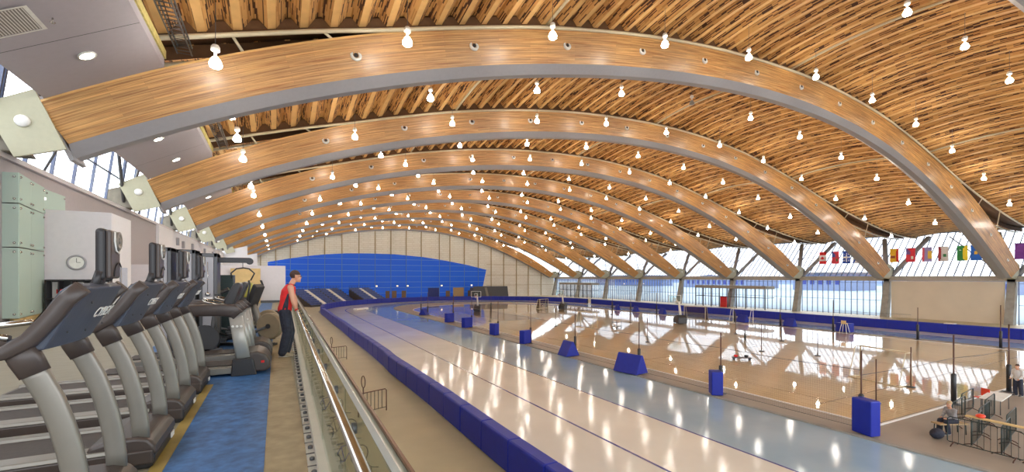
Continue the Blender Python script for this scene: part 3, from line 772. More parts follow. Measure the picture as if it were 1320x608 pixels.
# ================================================================== PADDED RINK BARRIERS
def pad_seg(p, q, h=1.15, w=.55):
    """one vinyl pad between plan points p,q; outer face leans a little"""
    p, q = Vector((p[0], p[1], 0)), Vector((q[0], q[1], 0)); d = (q - p); L = d.length - .025; a = math.atan2(d.y, d.x); c = (p + q) / 2
    m = MB(); s = random.uniform(-.02, .02)
    m.extr([(-w / 2, .02), (w / 2, .02), (w / 2 + s, h - .06), (w / 2 - .05, h), (-w / 2 + .05, h), (-w / 2 + s, h - .06)], 'x', -L / 2, L / 2)
    m.xf(Matrix.Translation(c) @ Matrix.Rotation(a, 4, 'Z')); return m
def barrier(pts, label):
    t = thing('padded_barrier', (0, 0, 0), label, 'barrier', 'blue padded rink barriers')
    core = MB()
    for p, q in zip(pts, pts[1:]):
        pad_seg(p, q).build('pad', M['blue_pad'], t, bevel=.03, seg=1)
        d = Vector((q[0] - p[0], q[1] - p[1], 0)); core.box(((p[0] + q[0]) / 2, (p[1] + q[1]) / 2, .5), (d.length, .4, 1.0), rz=math.atan2(d.y, d.x))
    core.build('backing', M['blue_seam'], t)
xb = 7.25
def wob(y): return .04 * sin(y * .35) + (.1 if y > 33 else 0) - .0 
barrier([(xb + wob(y) - .1, y) for y in [2.0 + 2.25 * i for i in range(38)] + [85.2]], 'near straight run of blue padded barrier beside the tan concourse')
curve = [(38.4 - 31.0 * cos(PI * i / 62), 89 + 31.0 * sin(PI * i / 62)) for i in range(-1, 63)]
barrier([(xb + .1, 87.2)] + curve[2:-1], 'curved run of blue padded barrier around the far end of the oval')
barrier([(69.4, 89 - 2.9 * (i + .03)) for i in range(34)], 'long blue padded barrier along the window wall side')
mk = MB().b2(69.0, 69.75, 21.6, 22.5, 1.16, 1.24).build('sponsor_cloth', M['white'], None); tag(mk, 'small white and red cloth draped over the right barrier below the shutter', 'cloth')

# ================================================================== INFIELD POSTS, PADS, NETS
def net_post(x, y, h, label, dark=True):
    t = thing('net_post', (x, y, 0), label, 'post', 'tall posts holding the divider nets')
    MB().lathe([(.035, 0), (.035, h)], n=8).build('pole', M['bar_brown'], t)
    if dark: MB().lathe([(.11, .05), (.11, 1.55), (.06, 1.6)], n=10).build('pole_padding', M['blackp'], t)
    MB().lathe([(.3, 0), (.3, .03), (.05, .06)], n=12).build('base', M['dark_steel'], t)
    return t
def block(name, x, y, dims, kind, rz, label):
    m = MB(); w, d, h = dims
    if kind == 'box': m.extr([(-d / 2, 0), (d / 2, 0), (d / 2, h), (-d / 2, h)], 'x', -w / 2, w / 2)
    else: m.extr([(-d / 2, 0), (d / 2, 0), (d * .05, h), (-d * .05, h)], 'x', -w / 2, w / 2)
    o = m.build(name, M['blue_pad'], None, bevel=.05); o.location = (x, y, 0.07); o.rotation_euler = (0, 0, rz)
    return tag(o, label, 'crash pad', 'blue crash pads around the infield')
LP = [(21.75, 9.55, (.85, .5, 1.45), 'box', 1.3, 'upright blue crash pad at the near corner of the court'),
      (21.7, 16.7, (.75, .6, 1.3), 'box', .9, 'upright blue crash pad, second from the near court corner on the ice side'),
      (21.6, 23.4, (2.0, 1.3, 1.25), 'wedge', -1.4, 'long lying blue wedge pad, third from the near court corner'),
      (21.6, 30.8, (1.3, 1.4, 1.2), 'wedge', -1.55, 'blue wedge pad seen from its end, fourth from the near court corner'),
      (21.7, 38.3, (1.2, .6, 1.3), 'box', .45, 'upright blue crash pad, fifth from the near court corner'),
      (21.8, 45.6, (.7, .9, 1.3), 'box', .3, 'narrow upright blue crash pad, sixth from the near court corner'),
      (21.9, 54.0, (1.5, .6, 1.3), 'box', .45, 'upright blue crash pad, seventh from the near court corner'),
      (22.2, 61.6, (1.4, .6, 1.3), 'box', .45, 'upright blue crash pad, eighth from the near court corner'),
      (22.6, 75.5, (1.4, 1.4, 1.1), 'wedge', .8, 'small blue wedge pad, farthest along the ice edge')]
for i, (x, y, d, kd, r, lb) in enumerate(LP):
    block('crash_pad', x, y, d, kd, r, lb)
    net_post(x + (.42, .62, .95, .8, .7, .55, .7, .7, .7)[i], y + (.35 if i == 0 else .15), 3.45 if i < 3 else 3.9, 'thin dark net post beside the %s crash pad of the ice side' % ordw(i))
RP = [(60.2, 28.6, 'box'), (60.3, 35.1, 'wedge'), (59.9, 41.6, 'wedge'), (60.4, 57.3, 'wedge'), (60.2, 63.7, 'wedge'), (60.0, 68.7, 'wedge')]
for i, (x, y, kd) in enumerate(RP):
    block('crash_pad', x, y, ((1.5, 1.4, 1.5, 1.2, 1.1, 1.0)[i], 1.0, 1.05), kd, 1.45, 'blue crash pad on the window side of the court, %s from the shutter' % ordw(i))
    net_post(x - .3, y + 1.1, 3.8, 'thin dark net post at the %s window side crash pad' % ordw(i))
for i, (x, y, h, lb) in enumerate(((31.1, 9.75, 3.6, 'thin brown net post standing behind the person seated on the bench'), (37.2, 9.3, 3.9, 'dark net post standing just behind the person in the pale shirt'),
                               (59.9, 21.6, 3.4, 'dark net post standing in front of the shutter middle'), (59.5, 15.4, 4.0, 'dark net post in front of the column beside the shutter'),
                               (24.1, 82.5, 3.2, 'far dark net post near the farthest wedge pad'), (30.7, 83.0, 3.2, 'far dark net post before the navy door of the end wall'),
                               (37.3, 79.5, 3.4, 'far dark net post just beside the farthest basketball hoop'))):
    net_post(x, y, h, lb)
def net(name, p, q, z0, z1, label, mat='net'):
    L = sqrt((q[0] - p[0]) ** 2 + (q[1] - p[1]) ** 2)
    m = MB(); m.quad((p[0], p[1], z0), (q[0], q[1], z0), (q[0], q[1], z1), (p[0], p[1], z1), uv=[(0, 0), (L, 0), (L, z1 - z0), (0, z1 - z0)])
    e = thing(name, (0, 0, 0), label, 'net', 'divider nets around the court')
    m.build('mesh', M[mat], e); c = MB()
    for z in (z0 + .02, z1): c.tube([(p[0], p[1], z), ((p[0] + q[0]) / 2, (p[1] + q[1]) / 2, z - (.06 if z > 1 else 0)), (q[0], q[1], z)], .012, 5)
    c.build('rope', M['dark_steel'], e)
PY = [y + (.15 if i else .35) for i, (x, y, *_r) in enumerate(LP)]
for i in range(len(LP) - 1):
    net('divider_net', (LP[i][0] + .5, PY[i]), (LP[i + 1][0] + .5, PY[i + 1]), .1, 2.6, 'sheer dark divider net hung between the %s and %s ice side posts' % (ORD[i], ORD[i + 1]))
net('divider_net', (22.2, 9.9), (31.1, 9.75), .1, 2.4, 'sheer dark divider net along the near court edge, by the corner crash pad')
net('divider_net', (31.1, 9.75), (37.2, 9.3), .1, 2.4, 'sheer dark divider net along the near court edge, behind the barricades')
net('divider_net', (59.7, 22.1), (59.9, 29.5), 1.9, 2.6, 'thin divider net strip on the window side before the shutter')
# slim court posts (volleyball / badminton)
for i, (x, y, h) in enumerate(((33.5, 12.4, 2.4), (27.7, 11.7, 2.3), (38, 24.6, 2.4), (33.2, 33.5, 2.4), (47, 33.5, 2.4), (40, 21.0, 1.9), (46, 27.6, 2.3), (33, 50, 2.3), (28, 60, 2.4), (45.2, 49.0, 2.3), (52, 61, 2.4))):
    t = thing('court_post', (x, y, .02), 'slim court net post, %s nearest of those standing on the timber court' % ordw([1, 0, 5, 6, 7, 2, 4, 9, 10, 8, 3][i] if i < 11 else i), 'post', 'slim posts standing on the court')
    MB().lathe([(.03, 0), (.03, h)], n=6).build('pole', M['bar_brown'], t); MB().lathe([(.22, 0), (.22, .05), (.05, .08)], n=12).build('base', M['dark_steel'], t)

# goals
def goal(x, y, w, h, d, rz, label, col, net_on):
    t = thing('goal_frame', (x, y, .02), label, 'goal', None, rz)
    f = MB(); r = .06
    f.tube([(-w / 2, 0, 0), (-w / 2, 0, h), (w / 2, 0, h), (w / 2, 0, 0)], r, 6)
    f.build('posts', M[col], t)
    b = MB(); b.tube([(-w / 2, 0, h), (-w / 2, d * .45, h), (-w / 2, d, .03), (w / 2, d, .03), (w / 2, d * .45, h), (w / 2, 0, h)], .035, 6); b.tube([(-w / 2, 0, .03), (-w / 2, d, .03)], .035, 6); b.tube([(w / 2, 0, .03), (w / 2, d, .03)], .035, 6)
    b.build('back_frame', M[col], t)
    if net_on:
        n_ = MB(); n_.quad((-w / 2, d * .45, h), (w / 2, d * .45, h), (w / 2, d, 0), (-w / 2, d, 0), uv=[(0, h), (w, h), (w, 0), (0, 0)])
        n_.quad((-w / 2, 0, h), (-w / 2, d * .45, h), (-w / 2, d, 0), (-w / 2, 0, 0), uv=[(0, h), (.5, h), (d, 0), (0, 0)])
        n_.quad((w / 2, 0, h), (w / 2, d * .45, h), (w / 2, d, 0), (w / 2, 0, 0), uv=[(0, h), (.5, h), (d, 0), (0, 0)])
        n_.build('net', M['goalnet'], t)
goal(56.5, 47.2, 3.2, 2.1, 1.2, -1.25, 'cream goal with dark netting standing by the window side', 'pipe', True)
goal(58.5, 40.6, 3.0, 2.0, 1.0, 1.6, 'open white goal frame in front of the entrance vestibule', 'clear_white', False)
goal(34.2, 14.0, 3.0, 2.0, 1.0, 1.35, 'slender pale goal frame on the near end of the court', 'pipe', False)
goal(49.5, 79.4, 3.0, 2.0, 1.0, .4, 'small cream goal near the far basketball hoop', 'pipe', True)
goal(36.2, 47.0, 3.0, 2.0, 1.0, 1.7, 'pale goal frame in the middle of the court by the wheeled trolley', 'pipe', False)

# basketball hoops
def hoop(x, y, rz, label):
    t = thing('basketball_hoop', (x, y, .02), label, 'basketball hoop', 'portable basketball hoops', rz)
    b = MB(); b.extr([(-1.1, .06), (.9, .06), (.9, .55), (.3, 1.0), (-.6, 1.25), (-1.1, .9)], 'y', -.62, .62); b.build('base', M['blackp'], t, bevel=.05)
    w = MB()
    for sx in (-.8, .7):
        for sy in (-.5, .5): w.lathe([(.08, -.03), (.08, .03)], c=(sx, sy, .06), n=10, axis='y')
    w.build('wheel', M['dark_steel'], t)
    a = MB(); a.tube([(-.3, 0, 1.0), (.1, 0, 2.4), (.25, 0, 3.1)], [(.18, .14), (.14, .12), (.12, .1)], 8); a.build('padded_mast', M['clear_white'], t)
    a = MB(); a.tube([(.2, .1, 3.05), (1.75, .1, 3.45)], .06, 6); a.tube([(.2, -.1, 3.05), (1.75, -.1, 3.0)], .06, 6); a.tube([(-.4, 0, 1.2), (-.3, 0, 2.0), (.2, 0, 3.05)], .05, 6); a.build('boom', M['clear_white'], t)
    bd = MB().b2(1.78, 1.83, -.9, .9, 2.85, 3.92).build('backboard', M['glass'], t)
    f = MB()
    for (y0_, y1_, z0, z1) in ((-.92, .92, 2.83, 2.89), (-.92, .92, 3.88, 3.94), (-.92, -.85, 2.83, 3.94), (.85, .92, 2.83, 3.94), (-.3, .3, 3.02, 3.07), (-.3, .3, 3.5, 3.55), (-.3, -.25, 3.02, 3.55), (.25, .3, 3.02, 3.55)): f.b2(1.76, 1.85, y0_, y1_, z0, z1)
    f.build('board_frame', M['clear_white'], bd)
    r = MB(); r.tube([(2.1 + .23 * cos(2 * PI * i / 16), .23 * sin(2 * PI * i / 16), 3.05) for i in range(16)], .02, 6, closed=True); r.b2(1.83, 1.9, -.08, .08, 3.0, 3.1); r.build('rim', M['orange'], t)
    n_ = MB(); k = 12
    for i in range(k):
        w0, w1 = 2 * PI * i / k, 2 * PI * (i + .5) / k
        n_.tube([(2.1 + .22 * cos(w0), .22 * sin(w0), 3.05), (2.1 + .12 * cos(w1), .12 * sin(w1), 2.65)], .006, 4)
    n_.build('net', M['white'], t)
hoop(34.0, 78.6, 1.57 + 2.6, 'portable basketball hoop before the grey folded seating at the far end')
hoop(52.3, 76.6, PI + .6, 'portable basketball hoop standing far behind the middle goal frame')
hoop(50.8, 45.0, 1.1, 'portable basketball hoop nearest the goal with dark netting')

# small things on the court
t = thing('equipment_bench', (32.7, 22.8, .02), 'low dark bench with bags lying on the court', 'bench', rz=-.6)
MB().b2(-.7, .7, -.2, .2, .16, .22).build('seat', M['brownblk'], t)
m = MB()
for x in (-.6, .6): m.b2(x - .03, x + .03, -.18, .18, 0, .16)
m.build('leg', M['dark_steel'], t)
for i, (dx, mt, lb) in enumerate(((-.45, 'red', 'small red bag on the court bench'), (.35, 'blackp', 'small black bag on the court bench'))):
    b = MB().ell((0, 0, .1), (.2, .14, .1)).build('sports_bag', M[mt]); b.location = (32.7 + dx * .82, 22.8 - dx * .56, .24); tag(b, lb, 'bag')
t = thing('trolley', (38.5, 44.2, .02), 'wheeled metal trolley parked mid court', 'trolley', rz=.3)
MB().b2(-.6, .6, -.35, .35, .25, .33).b2(-.6, .6, -.35, .35, .8, .86).build('shelf', M['silver'], t); m = MB()
for x in (-.57, .57):
    for y in (-.32, .32): m.tube([(x, y, .1), (x, y, 1.0)], .025, 6)
m.build('frame', M['dark_steel'], t); m = MB()
for x in (-.57, .57):
    for y in (-.32, .32): m.lathe([(.08, -.02), (.08, .02)], c=(x, y, .08), n=10, axis='y')
m.build('wheel', M['blackp'], t)
t = thing('umpire_chair', (58.9, 28.0, .02), 'tall pale umpire chair beside the window side crash pad', 'chair', rz=1.6)
m = MB()
for sx in (-.35, .35):
    for sy in (-.4, .4): m.tube([(sx * 1.1, sy * 1.0, 0), (sx * .6, sy * .5, 1.1)], .03, 6)
m.build('leg', M['clear_white'], t); MB().b2(-.25, .25, -.22, .22, 1.1, 1.15).build('seat', M['ply'], t); MB().b2(-.25, .25, .2, .24, 1.15, 1.5).build('backrest', M['ply'], t)
t = thing('wheeled_frame', (43.0, 29.6, .02), 'pale wheeled metal frame in the bright reflections mid court', 'frame', rz=.7)
m = MB(); m.tube([(-.5, 0, .35), (-.3, 0, 1.1), (.1, 0, 1.25), (.45, 0, .9), (.5, 0, .35)], .03, 6); m.tube([(-.3, 0, 1.1), (-.1, 0, .4), (.45, 0, .9)], .03, 6); m.build('tube_frame', M['silver'], t); m = MB()
for x in (-.5, .5): m.tube([(x + .33 * cos(2 * PI * i / 20), 0, .34 + .33 * sin(2 * PI * i / 20)) for i in range(20)], .03, 6, closed=True)
m.build('wheel', M['bar_green'], t)

# far-end bleachers
def bleacher(x, y, ang, wid, n, label, dep=.8, hh=.42, mt='seat_blue'):
    t = thing('bleacher', (x, y, 0), label, 'bleachers', 'bleachers at the far end', ang)
    m = MB(); s = [MB(), MB()]; g = MB()
    for i in range(n):          # local: +x = down the slope, y = along rows, from back (x=0)
        z = (n - i) * hh
        m.b2(i * dep, (i + 1) * dep, -wid / 2, wid / 2, max(0, z - .5), z)
        for j in range(int(wid / .55)):
            y0_ = -wid / 2 + .05 + j * .55
            if abs(y0_ + .25) < .55: continue
            q_ = s[0] if y0_ < 0 else s[1]; q_.b2(i * dep + .1, i * dep + .5, y0_, y0_ + .48, z + .02, z + .1); q_.b2(i * dep + .06, i * dep + .13, y0_, y0_ + .48, z + .1, z + .42)
        g.b2(i * dep, (i + 1) * dep + .02, -.42, .42, z, z + .06); 
    g.extr([(.1, n * hh + .05), (.1, n * hh + .3), (n * dep, hh + .1), (n * dep, .1)], 'y', -.45, .45); m.build('deck', M['dark_steel'], t); [q_.build('seat_bank', M[mt], t) for q_ in s]; g.build('aisle_steps', M['clear_white'], t)
    for sg in (-1, 1): MB().extr([(0, 0), (n * dep, 0), (n * dep, .3), (0, n * hh)], 'y', sg * (wid / 2 + .03) - .03, sg * (wid / 2 + .03) + .03).build('side_panel', M['brownblk'], t)
    r = MB(); zt = n * hh
    for z in (.5, 1.0): r.tube([(0, -wid / 2, zt + z), (0, wid / 2, zt + z)], .03, 5)
    for j in range(9): r.tube([(0, -wid / 2 + wid * j / 8, zt), (0, -wid / 2 + wid * j / 8, zt + 1.0)], .025, 5)
    r.build('back_rail', M['navy'], t)
aB = math.atan2(-.797, .603)
def ground_at(px, py, z):
    u, v = (px - 660) / F_PX, (HOR - py) / F_PX; r = Vector((u * cs + sn, -u * sn + cs, v)); k = (z - HC) / r.z; return r * k
for i, (tx, ty, d, lb) in enumerate((((394, 370, 104, 'blue bleacher partly hidden behind the person in red'), (422, 369.6, 112, 'middle blue bleacher in front of the blue end wall'), (464, 369.6, 118, 'right blue bleacher in front of the blue end wall')))):
    u = (tx - 660) / F_PX; X = d * (u * cs + sn); Y = d * (-u * sn + cs)
    bleacher(X, Y, aB, 7.6, 8, lb)
t = thing('folded_bleacher', (60.2, 129.5, 0), 'dark grey folded bleacher unit beside the blue wall', 'bleachers')
m = MB(); m.extr([(-6.4, 0), (6.4, 0), (6.0, 3.3), (-6.0, 3.3)], 'y', -1, 1.6); m.build('unit', M['dark_steel'], t)
m = MB(); m.extr([(-1.4, .2), (-.6, .2), (-1.4, 3.4), (-2.2, 3.4)], 'y', -1.06, -1.0); m.build('aisle_strip', M['silver'], t)
m = MB(); m.b2(-6.0, 6.0, -.9, -.8, 3.3, 3.7); m.build('top_rail', M['dark_steel'], t)

# end-turn white marker on the ice, two cones
m = MB(); m.extr([(-.5, 0), (.5, 0), (.4, .25), (-.4, .25)], 'y', -2.0, 2.0); o = m.build('ice_marker_board', M['clear_white'], None, bevel=.03); o.location = (15.3, 95.5, .01); o.rotation_euler = (0, 0, -.75)
tag(o, 'low white board lying across the lane at the far turn', 'board')

# ================================================================== FLAGS
FX = 90.1
FL = [(45.6, 'canada'), (43.5, 'ontario'), (41.75, 'quebec'), (40.15, 'nova'), (34.9, 'brun'), (32.8, 'manitoba'), (30.8, 'bc'), (28.9, 'pei'), (26.8, 'sask'), (25.35, 'alberta'), (21.0, 'purple')]
FC = {}
def fcol(rgb):
    if rgb not in FC: FC[rgb] = plain('flag_cloth_%d' % len(FC), rgb, .8, 0, .02)
    return FC[rgb]
FLL = ['red and white vertical hanging flag with leaf emblem', 'red hanging flag with small corner emblem, next to the leaf flag', 'blue hanging flag quartered by a white cross', 'white hanging flag with blue diagonal cross and yellow centre',
       'yellow hanging flag with red band behind the arch foot', 'red hanging flag just right of the steel strut', 'lavender hanging flag with yellow sun patch', 'white and dark red hanging flag with green tree emblem', 'hanging flag half green and half yellow', 'bright blue hanging flag with small shield', 'purple hanging flag at the edge of view by the last column']
wv, hv = 1.15, 2.15
for i, (y, kd) in enumerate(FL):
    t = thing('hanging_flag', (88.5, y, 9.0), FLL[i], 'flag', 'flags hung in a row before the windows')
    base = {'canada': (225, 44, 52), 'ontario': (226, 72, 92), 'quebec': (46, 84, 190), 'nova': (232, 236, 244), 'brun': (236, 190, 50), 'manitoba': (226, 60, 76), 'bc': (160, 150, 205), 'pei': (222, 218, 220), 'sask': (50, 140, 80), 'alberta': (40, 110, 215), 'purple': (120, 60, 150)}[kd]
    m = MB(); nn = 6; z0 = -.0
    def fp(a, b, off=0): return (off + .05 * sin(b * 7 + a * 3), a * wv - wv / 2, b * hv)
    for q in range(nn):
        m.quad(fp(0, q / nn), fp(0, (q + 1) / nn), fp(1, (q + 1) / nn), fp(1, q / nn))
    c = m.build('cloth', fcol(base), t)
    sm_ = c.modifiers.new('s', 'SOLIDIFY'); sm_.thickness = .01
    def patch(a0, a1, b0, b1, rgb, nm='cloth_patch'):
        p = MB()
        for q in range(4):
            u0, u1 = b0 + (b1 - b0) * q / 4, b0 + (b1 - b0) * (q + 1) / 4
            p.quad(fp(a0, u0, -.03), fp(a1, u0, -.03), fp(a1, u1, -.03), fp(a0, u1, -.03))
        p.build(nm, fcol(rgb), c)
    if kd == 'canada':
        patch(0, 1, .25, .75, (240, 240, 244)); p = MB()
        leaf = [(0, .26), (.07, .12), (.14, .15), (.12, .0), (.24, .06), (.22, -.02), (.3, -.06), (.14, -.14), (.14, -.18), (.02, -.16), (.02, -.26)]
        L_ = leaf + [(-a, b) for a, b in leaf[::-1]]
        p.poly([(-.09 + .05 * sin(3.5), a * 1.25, hv * .5 + b * 1.25) for a, b in L_]); p.build('leaf_emblem', fcol((225, 44, 52)), c)
    elif kd == 'quebec': patch(.42, .58, 0, 1, (240, 242, 250)); patch(0, 1, .44, .56, (240, 242, 250)); [patch(a, a + .14, b, b + .12, (240, 242, 250), 'lily_emblem') for a in (.14, .72) for b in (.18, .7)]
    elif kd == 'nova':
        p = MB()
        for s_ in (-1, 1): p.box((-.1, 0, hv / 2), (.01, .22, 2.35), rx=s_ * .49)
        p.build('diagonal_cross', fcol((50, 90, 190)), c); patch(.36, .64, .38, .6, (236, 200, 70), 'shield_emblem')
    elif kd == 'ontario': patch(.5, 1, .55, 1, (70, 80, 160)); patch(.2, .4, .2, .4, (70, 140, 90), 'shield_emblem')
    elif kd == 'brun': patch(0, .3, 0, 1, (214, 60, 50)); patch(.4, .9, .3, .5, (150, 80, 50), 'ship_emblem')
    elif kd == 'manitoba': patch(.5, 1, .55, 1, (120, 90, 160)); patch(.2, .45, .2, .42, (240, 240, 230), 'shield_emblem')
    elif kd == 'bc': patch(0, .4, .2, .75, (240, 200, 80), 'sun_emblem'); patch(.75, 1, 0, 1, (214, 90, 110))
    elif kd == 'pei': patch(.7, 1, 0, 1, (170, 60, 70)); patch(.2, .5, .3, .5, (60, 120, 80), 'tree_emblem')
    elif kd == 'sask': patch(0, .45, 0, 1, (244, 224, 60)); patch(.6, .8, .7, .9, (240, 240, 230), 'shield_emblem')
    elif kd == 'alberta': patch(.35, .65, .4, .62, (230, 190, 80), 'shield_emblem')
    MB().tube([(0, -wv / 2 - .05, hv + .02), (0, wv / 2 + .05, hv + .02)], .025, 6).build('top_rod', M['dark_steel'], t)
cb = MB().tube([(88.5, 17, 11.18), (88.5, 36, 11.18), (88.5, 51, 11.18)], .012, 5).build('flag_cable', M['dark_steel'], None); tag(cb, 'thin cable the row of flags hangs from', 'cable')

# ================================================================== PENDANT LAMPS
def make_pendant():
    t = thing('pendant_lamp', (0, 0, 0), '', 'lamp')
    m = MB(); m.lathe([(.02, .62), (.1, .6), (.14, .52), (.14, .4), (.05, .34), (.035, .2)][::-1], n=14); m.build('ballast_housing', M['clear_white'], t)
    m = MB(); m.lathe([(.04, .2), (.09, .17), (.15, .08), (.2, -.05), (.205, -.13), (.15, -.18), (.02, -.2)][::-1], n=16); m.build('glass_bell', M['glow'], t)
    m = MB(); m.lathe([(.207, -.12), (.215, -.13), (.207, -.145)], n=16); m.build('rim', M['chrome'], t)
    m = MB(); m.lathe([(.012, .5), (.012, 2.1)], n=6); m.build('cord', M['dark_steel'], t)
    return t
LX = [-1.9, 4.85, 12.1, 19.8, 27.4, 35.2, 43.4, 51.2, 59.0, 67.0, 74.6, 82.5]
LXB = [8.1, 15.5, 22.9, 30.5, 38.2, 45.9, 53.5, 61.1, 68.9, 76.3, 84.2]
def lz(x, k, y):
    a = ztop(x) if x < 60 else max(ztop(x), rz(x) - .3)
    return min(a - 1.75, a) + .0 + rise(k, y) * 0
P0 = make_pendant(); LAMPS = []
LZ = {-1.9: 14.1, 4.85: 16.5, 12.1: 18.6, 19.8: 20.05, 27.4: 21.05, 35.2: 21.4, 43.4: 21.2, 51.2: 20.45, 59.0: 19.1, 67.0: 17.2, 74.6: 15.0, 82.5: 12.8,
      8.1: 17.3, 15.5: 19.2, 22.9: 20.4, 30.5: 21.1, 38.2: 21.1, 45.9: 20.55, 53.5: 19.45, 61.1: 17.95, 68.9: 15.75, 76.3: 13.7, 84.2: 12.3}
rows = []
for k in range(-1, 9):
    rows.append(('A', k, 18.6 + B * (k), [(x, 18.6 + B * k) for x in LX]))
    if k < 8: rows.append(('B', k, 25.75 + B * (k), ([(-1.9, 24.3 + B * k), (-1.9, 28.2 + B * k)] if k < 2 else []) + [(x, 25.75 + B * k) for x in LXB]))
first = True
for (rk, k, yy, pts) in rows:
    for (x, y) in pts:
        z = LZ[x]
        if first: r = P0; r.location = (x, y, z); first = False
        else: r = dup(P0, (x, y, z))
        LAMPS.append((r, rk, k, x))
# ================================================================== GLASS GUARD along the deck edge
g = thing('glass_guard', (0, 0, DZ), 'glass balustrade with stainless handrail along the deck edge', 'railing', rz=-.0122)
GY0, GY1 = 1.05, 32.6
m = MB(); m.b2(.185, .27, GY0, GY1, .0, .05); m.b2(.25, .345, GY0, GY1, 0, .10)
m.build('base_shoe', M['alu'], g, bevel=.008)
y = GY0 + .1; i = 0; cl = MB()
while y < GY1 - .1:
    cl.b2(.178, .262, y, y + .012, .05, .056); cl.lathe([(.022, .05), (.022, .072), (.012, .078)], c=(.222, y + .15, 0), n=8); y += .3
tag(cl.build('shoe_bolts', M['dark_steel'], g), kind='stuff')
y = GY0
while y < GY1 - .3:
    y1 = min(y + 1.8, GY1); MB().b2(.325, .337, y + .008, y1 - .008, .04, 1.07).build('glass_panel', M['glass'], g); y = y1
MB().b2(.318, .344, GY0, GY1, 1.015, 1.065).build('top_channel', M['alu'], g)
MB().b2(.337, .347, GY0, GY1, 1.065, 1.083).build('edge_cap', M['brown_rail'], g)
MB().tube([(.253, GY0, .97), (.253, GY1, .97)], .024, 12).build('handrail', M['chrome'], g)
y = GY0 + .5
while y < GY1:
    m = MB(); m.tube([(.253, y, .95), (.27, y, .9), (.32, y, .87)], .009, 6); m.lathe([(.03, -.012), (.03, .012)], c=(.327, y, .87), n=10, axis='x'); m.build('bracket', M['dark_steel'], g); y += .9

# black tubular barriers with a hoop on the lower concourse
def tubefence(x, y, rz, label, hoop_=True):
    t = thing('tubular_barrier', (x, y, 0), label, 'barrier', 'black tubular barriers on the concourse', rz)
    m = MB(); m.tube([(-.75, 0, 0), (-.75, 0, 1.0), (-.68, 0, 1.08), (.68, 0, 1.08), (.75, 0, 1.0), (.75, 0, 0)], .025, 8); m.build('frame', M['bar_brown'], t)
    m = MB(); m.tube([(-.75, 0, .18), (.75, 0, .18)], .018, 6)
    for j in range(6): m.tube([(-.5 + .2 * j, 0, .18), (-.5 + .2 * j, 0, 1.08)], .016, 6)
    m.build('bars', M['bar_green'], t)
    if hoop_:
        m = MB(); m.tube([(-.5 + .0, .17 * cos(2 * PI * i / 20), 1.62 + .28 * sin(2 * PI * i / 20)) for i in range(20)], .022, 6, closed=True); m.tube([(-.5, 0, 1.05), (-.5, 0, 1.34)], .03, 6)
        m.build('sign_hoop', M['bar_brown'], t)
tubefence(4.1, 22.2, .35, 'black tubular barrier with sign hoop nearest the camera on the concourse')
tubefence(4.25, 37.6, .35, 'black tubular barrier with sign hoop, the farther one on the concourse')
for i, (x, y) in enumerate(((2.15, 13.5), (2.1, 16.2), (2.2, 19.4), (2.1, 23.0))):
    t = thing('bicycle', (x, y, 0), 'parked bicycle seen through the glass balustrade, %s along the concourse wall' % ordw(i), 'bicycle', 'bicycles parked below the deck', rz=.4)
    for j, xx in enumerate((-.52, .52)):
        m = MB(); m.tube([(xx + .33 * cos(2 * PI * q / 20), 0, .34 + .33 * sin(2 * PI * q / 20)) for q in range(20)], .022, 6, closed=True)
        for q in range(8): m.tube([(xx, 0, .34), (xx + .32 * cos(PI * q / 4), 0, .34 + .32 * sin(PI * q / 4))], .004, 3)
        m.build('wheel', M['blackp'], t)
    m = MB(); A_, B_, C_, D_, E_ = (-.52, 0, .34), (-.05, 0, .3), (-.18, 0, .82), (.36, 0, .86), (.52, 0, .34)
    for p, q in ((A_, B_), (A_, C_), (B_, C_), (B_, D_), (C_, D_), (D_, E_)): m.tube([p, q], .018, 6)
    m.build('frame', M['navy' if i % 2 else 'silver'], t)
    m = MB(); m.tube([D_, (.34, 0, 1.0)], .015, 6); m.tube([(.42, -.26, 1.02), (.34, -.1, 1.0), (.34, .1, 1.0), (.42, .26, 1.02)], .014, 6); m.build('handlebar', M['blackp'], t)
    m = MB(); m.ell((-.22, 0, .93), (.14, .07, .03)); m.tube([C_, (-.21, 0, .92)], .014, 6); m.build('saddle', M['blackp'], t)

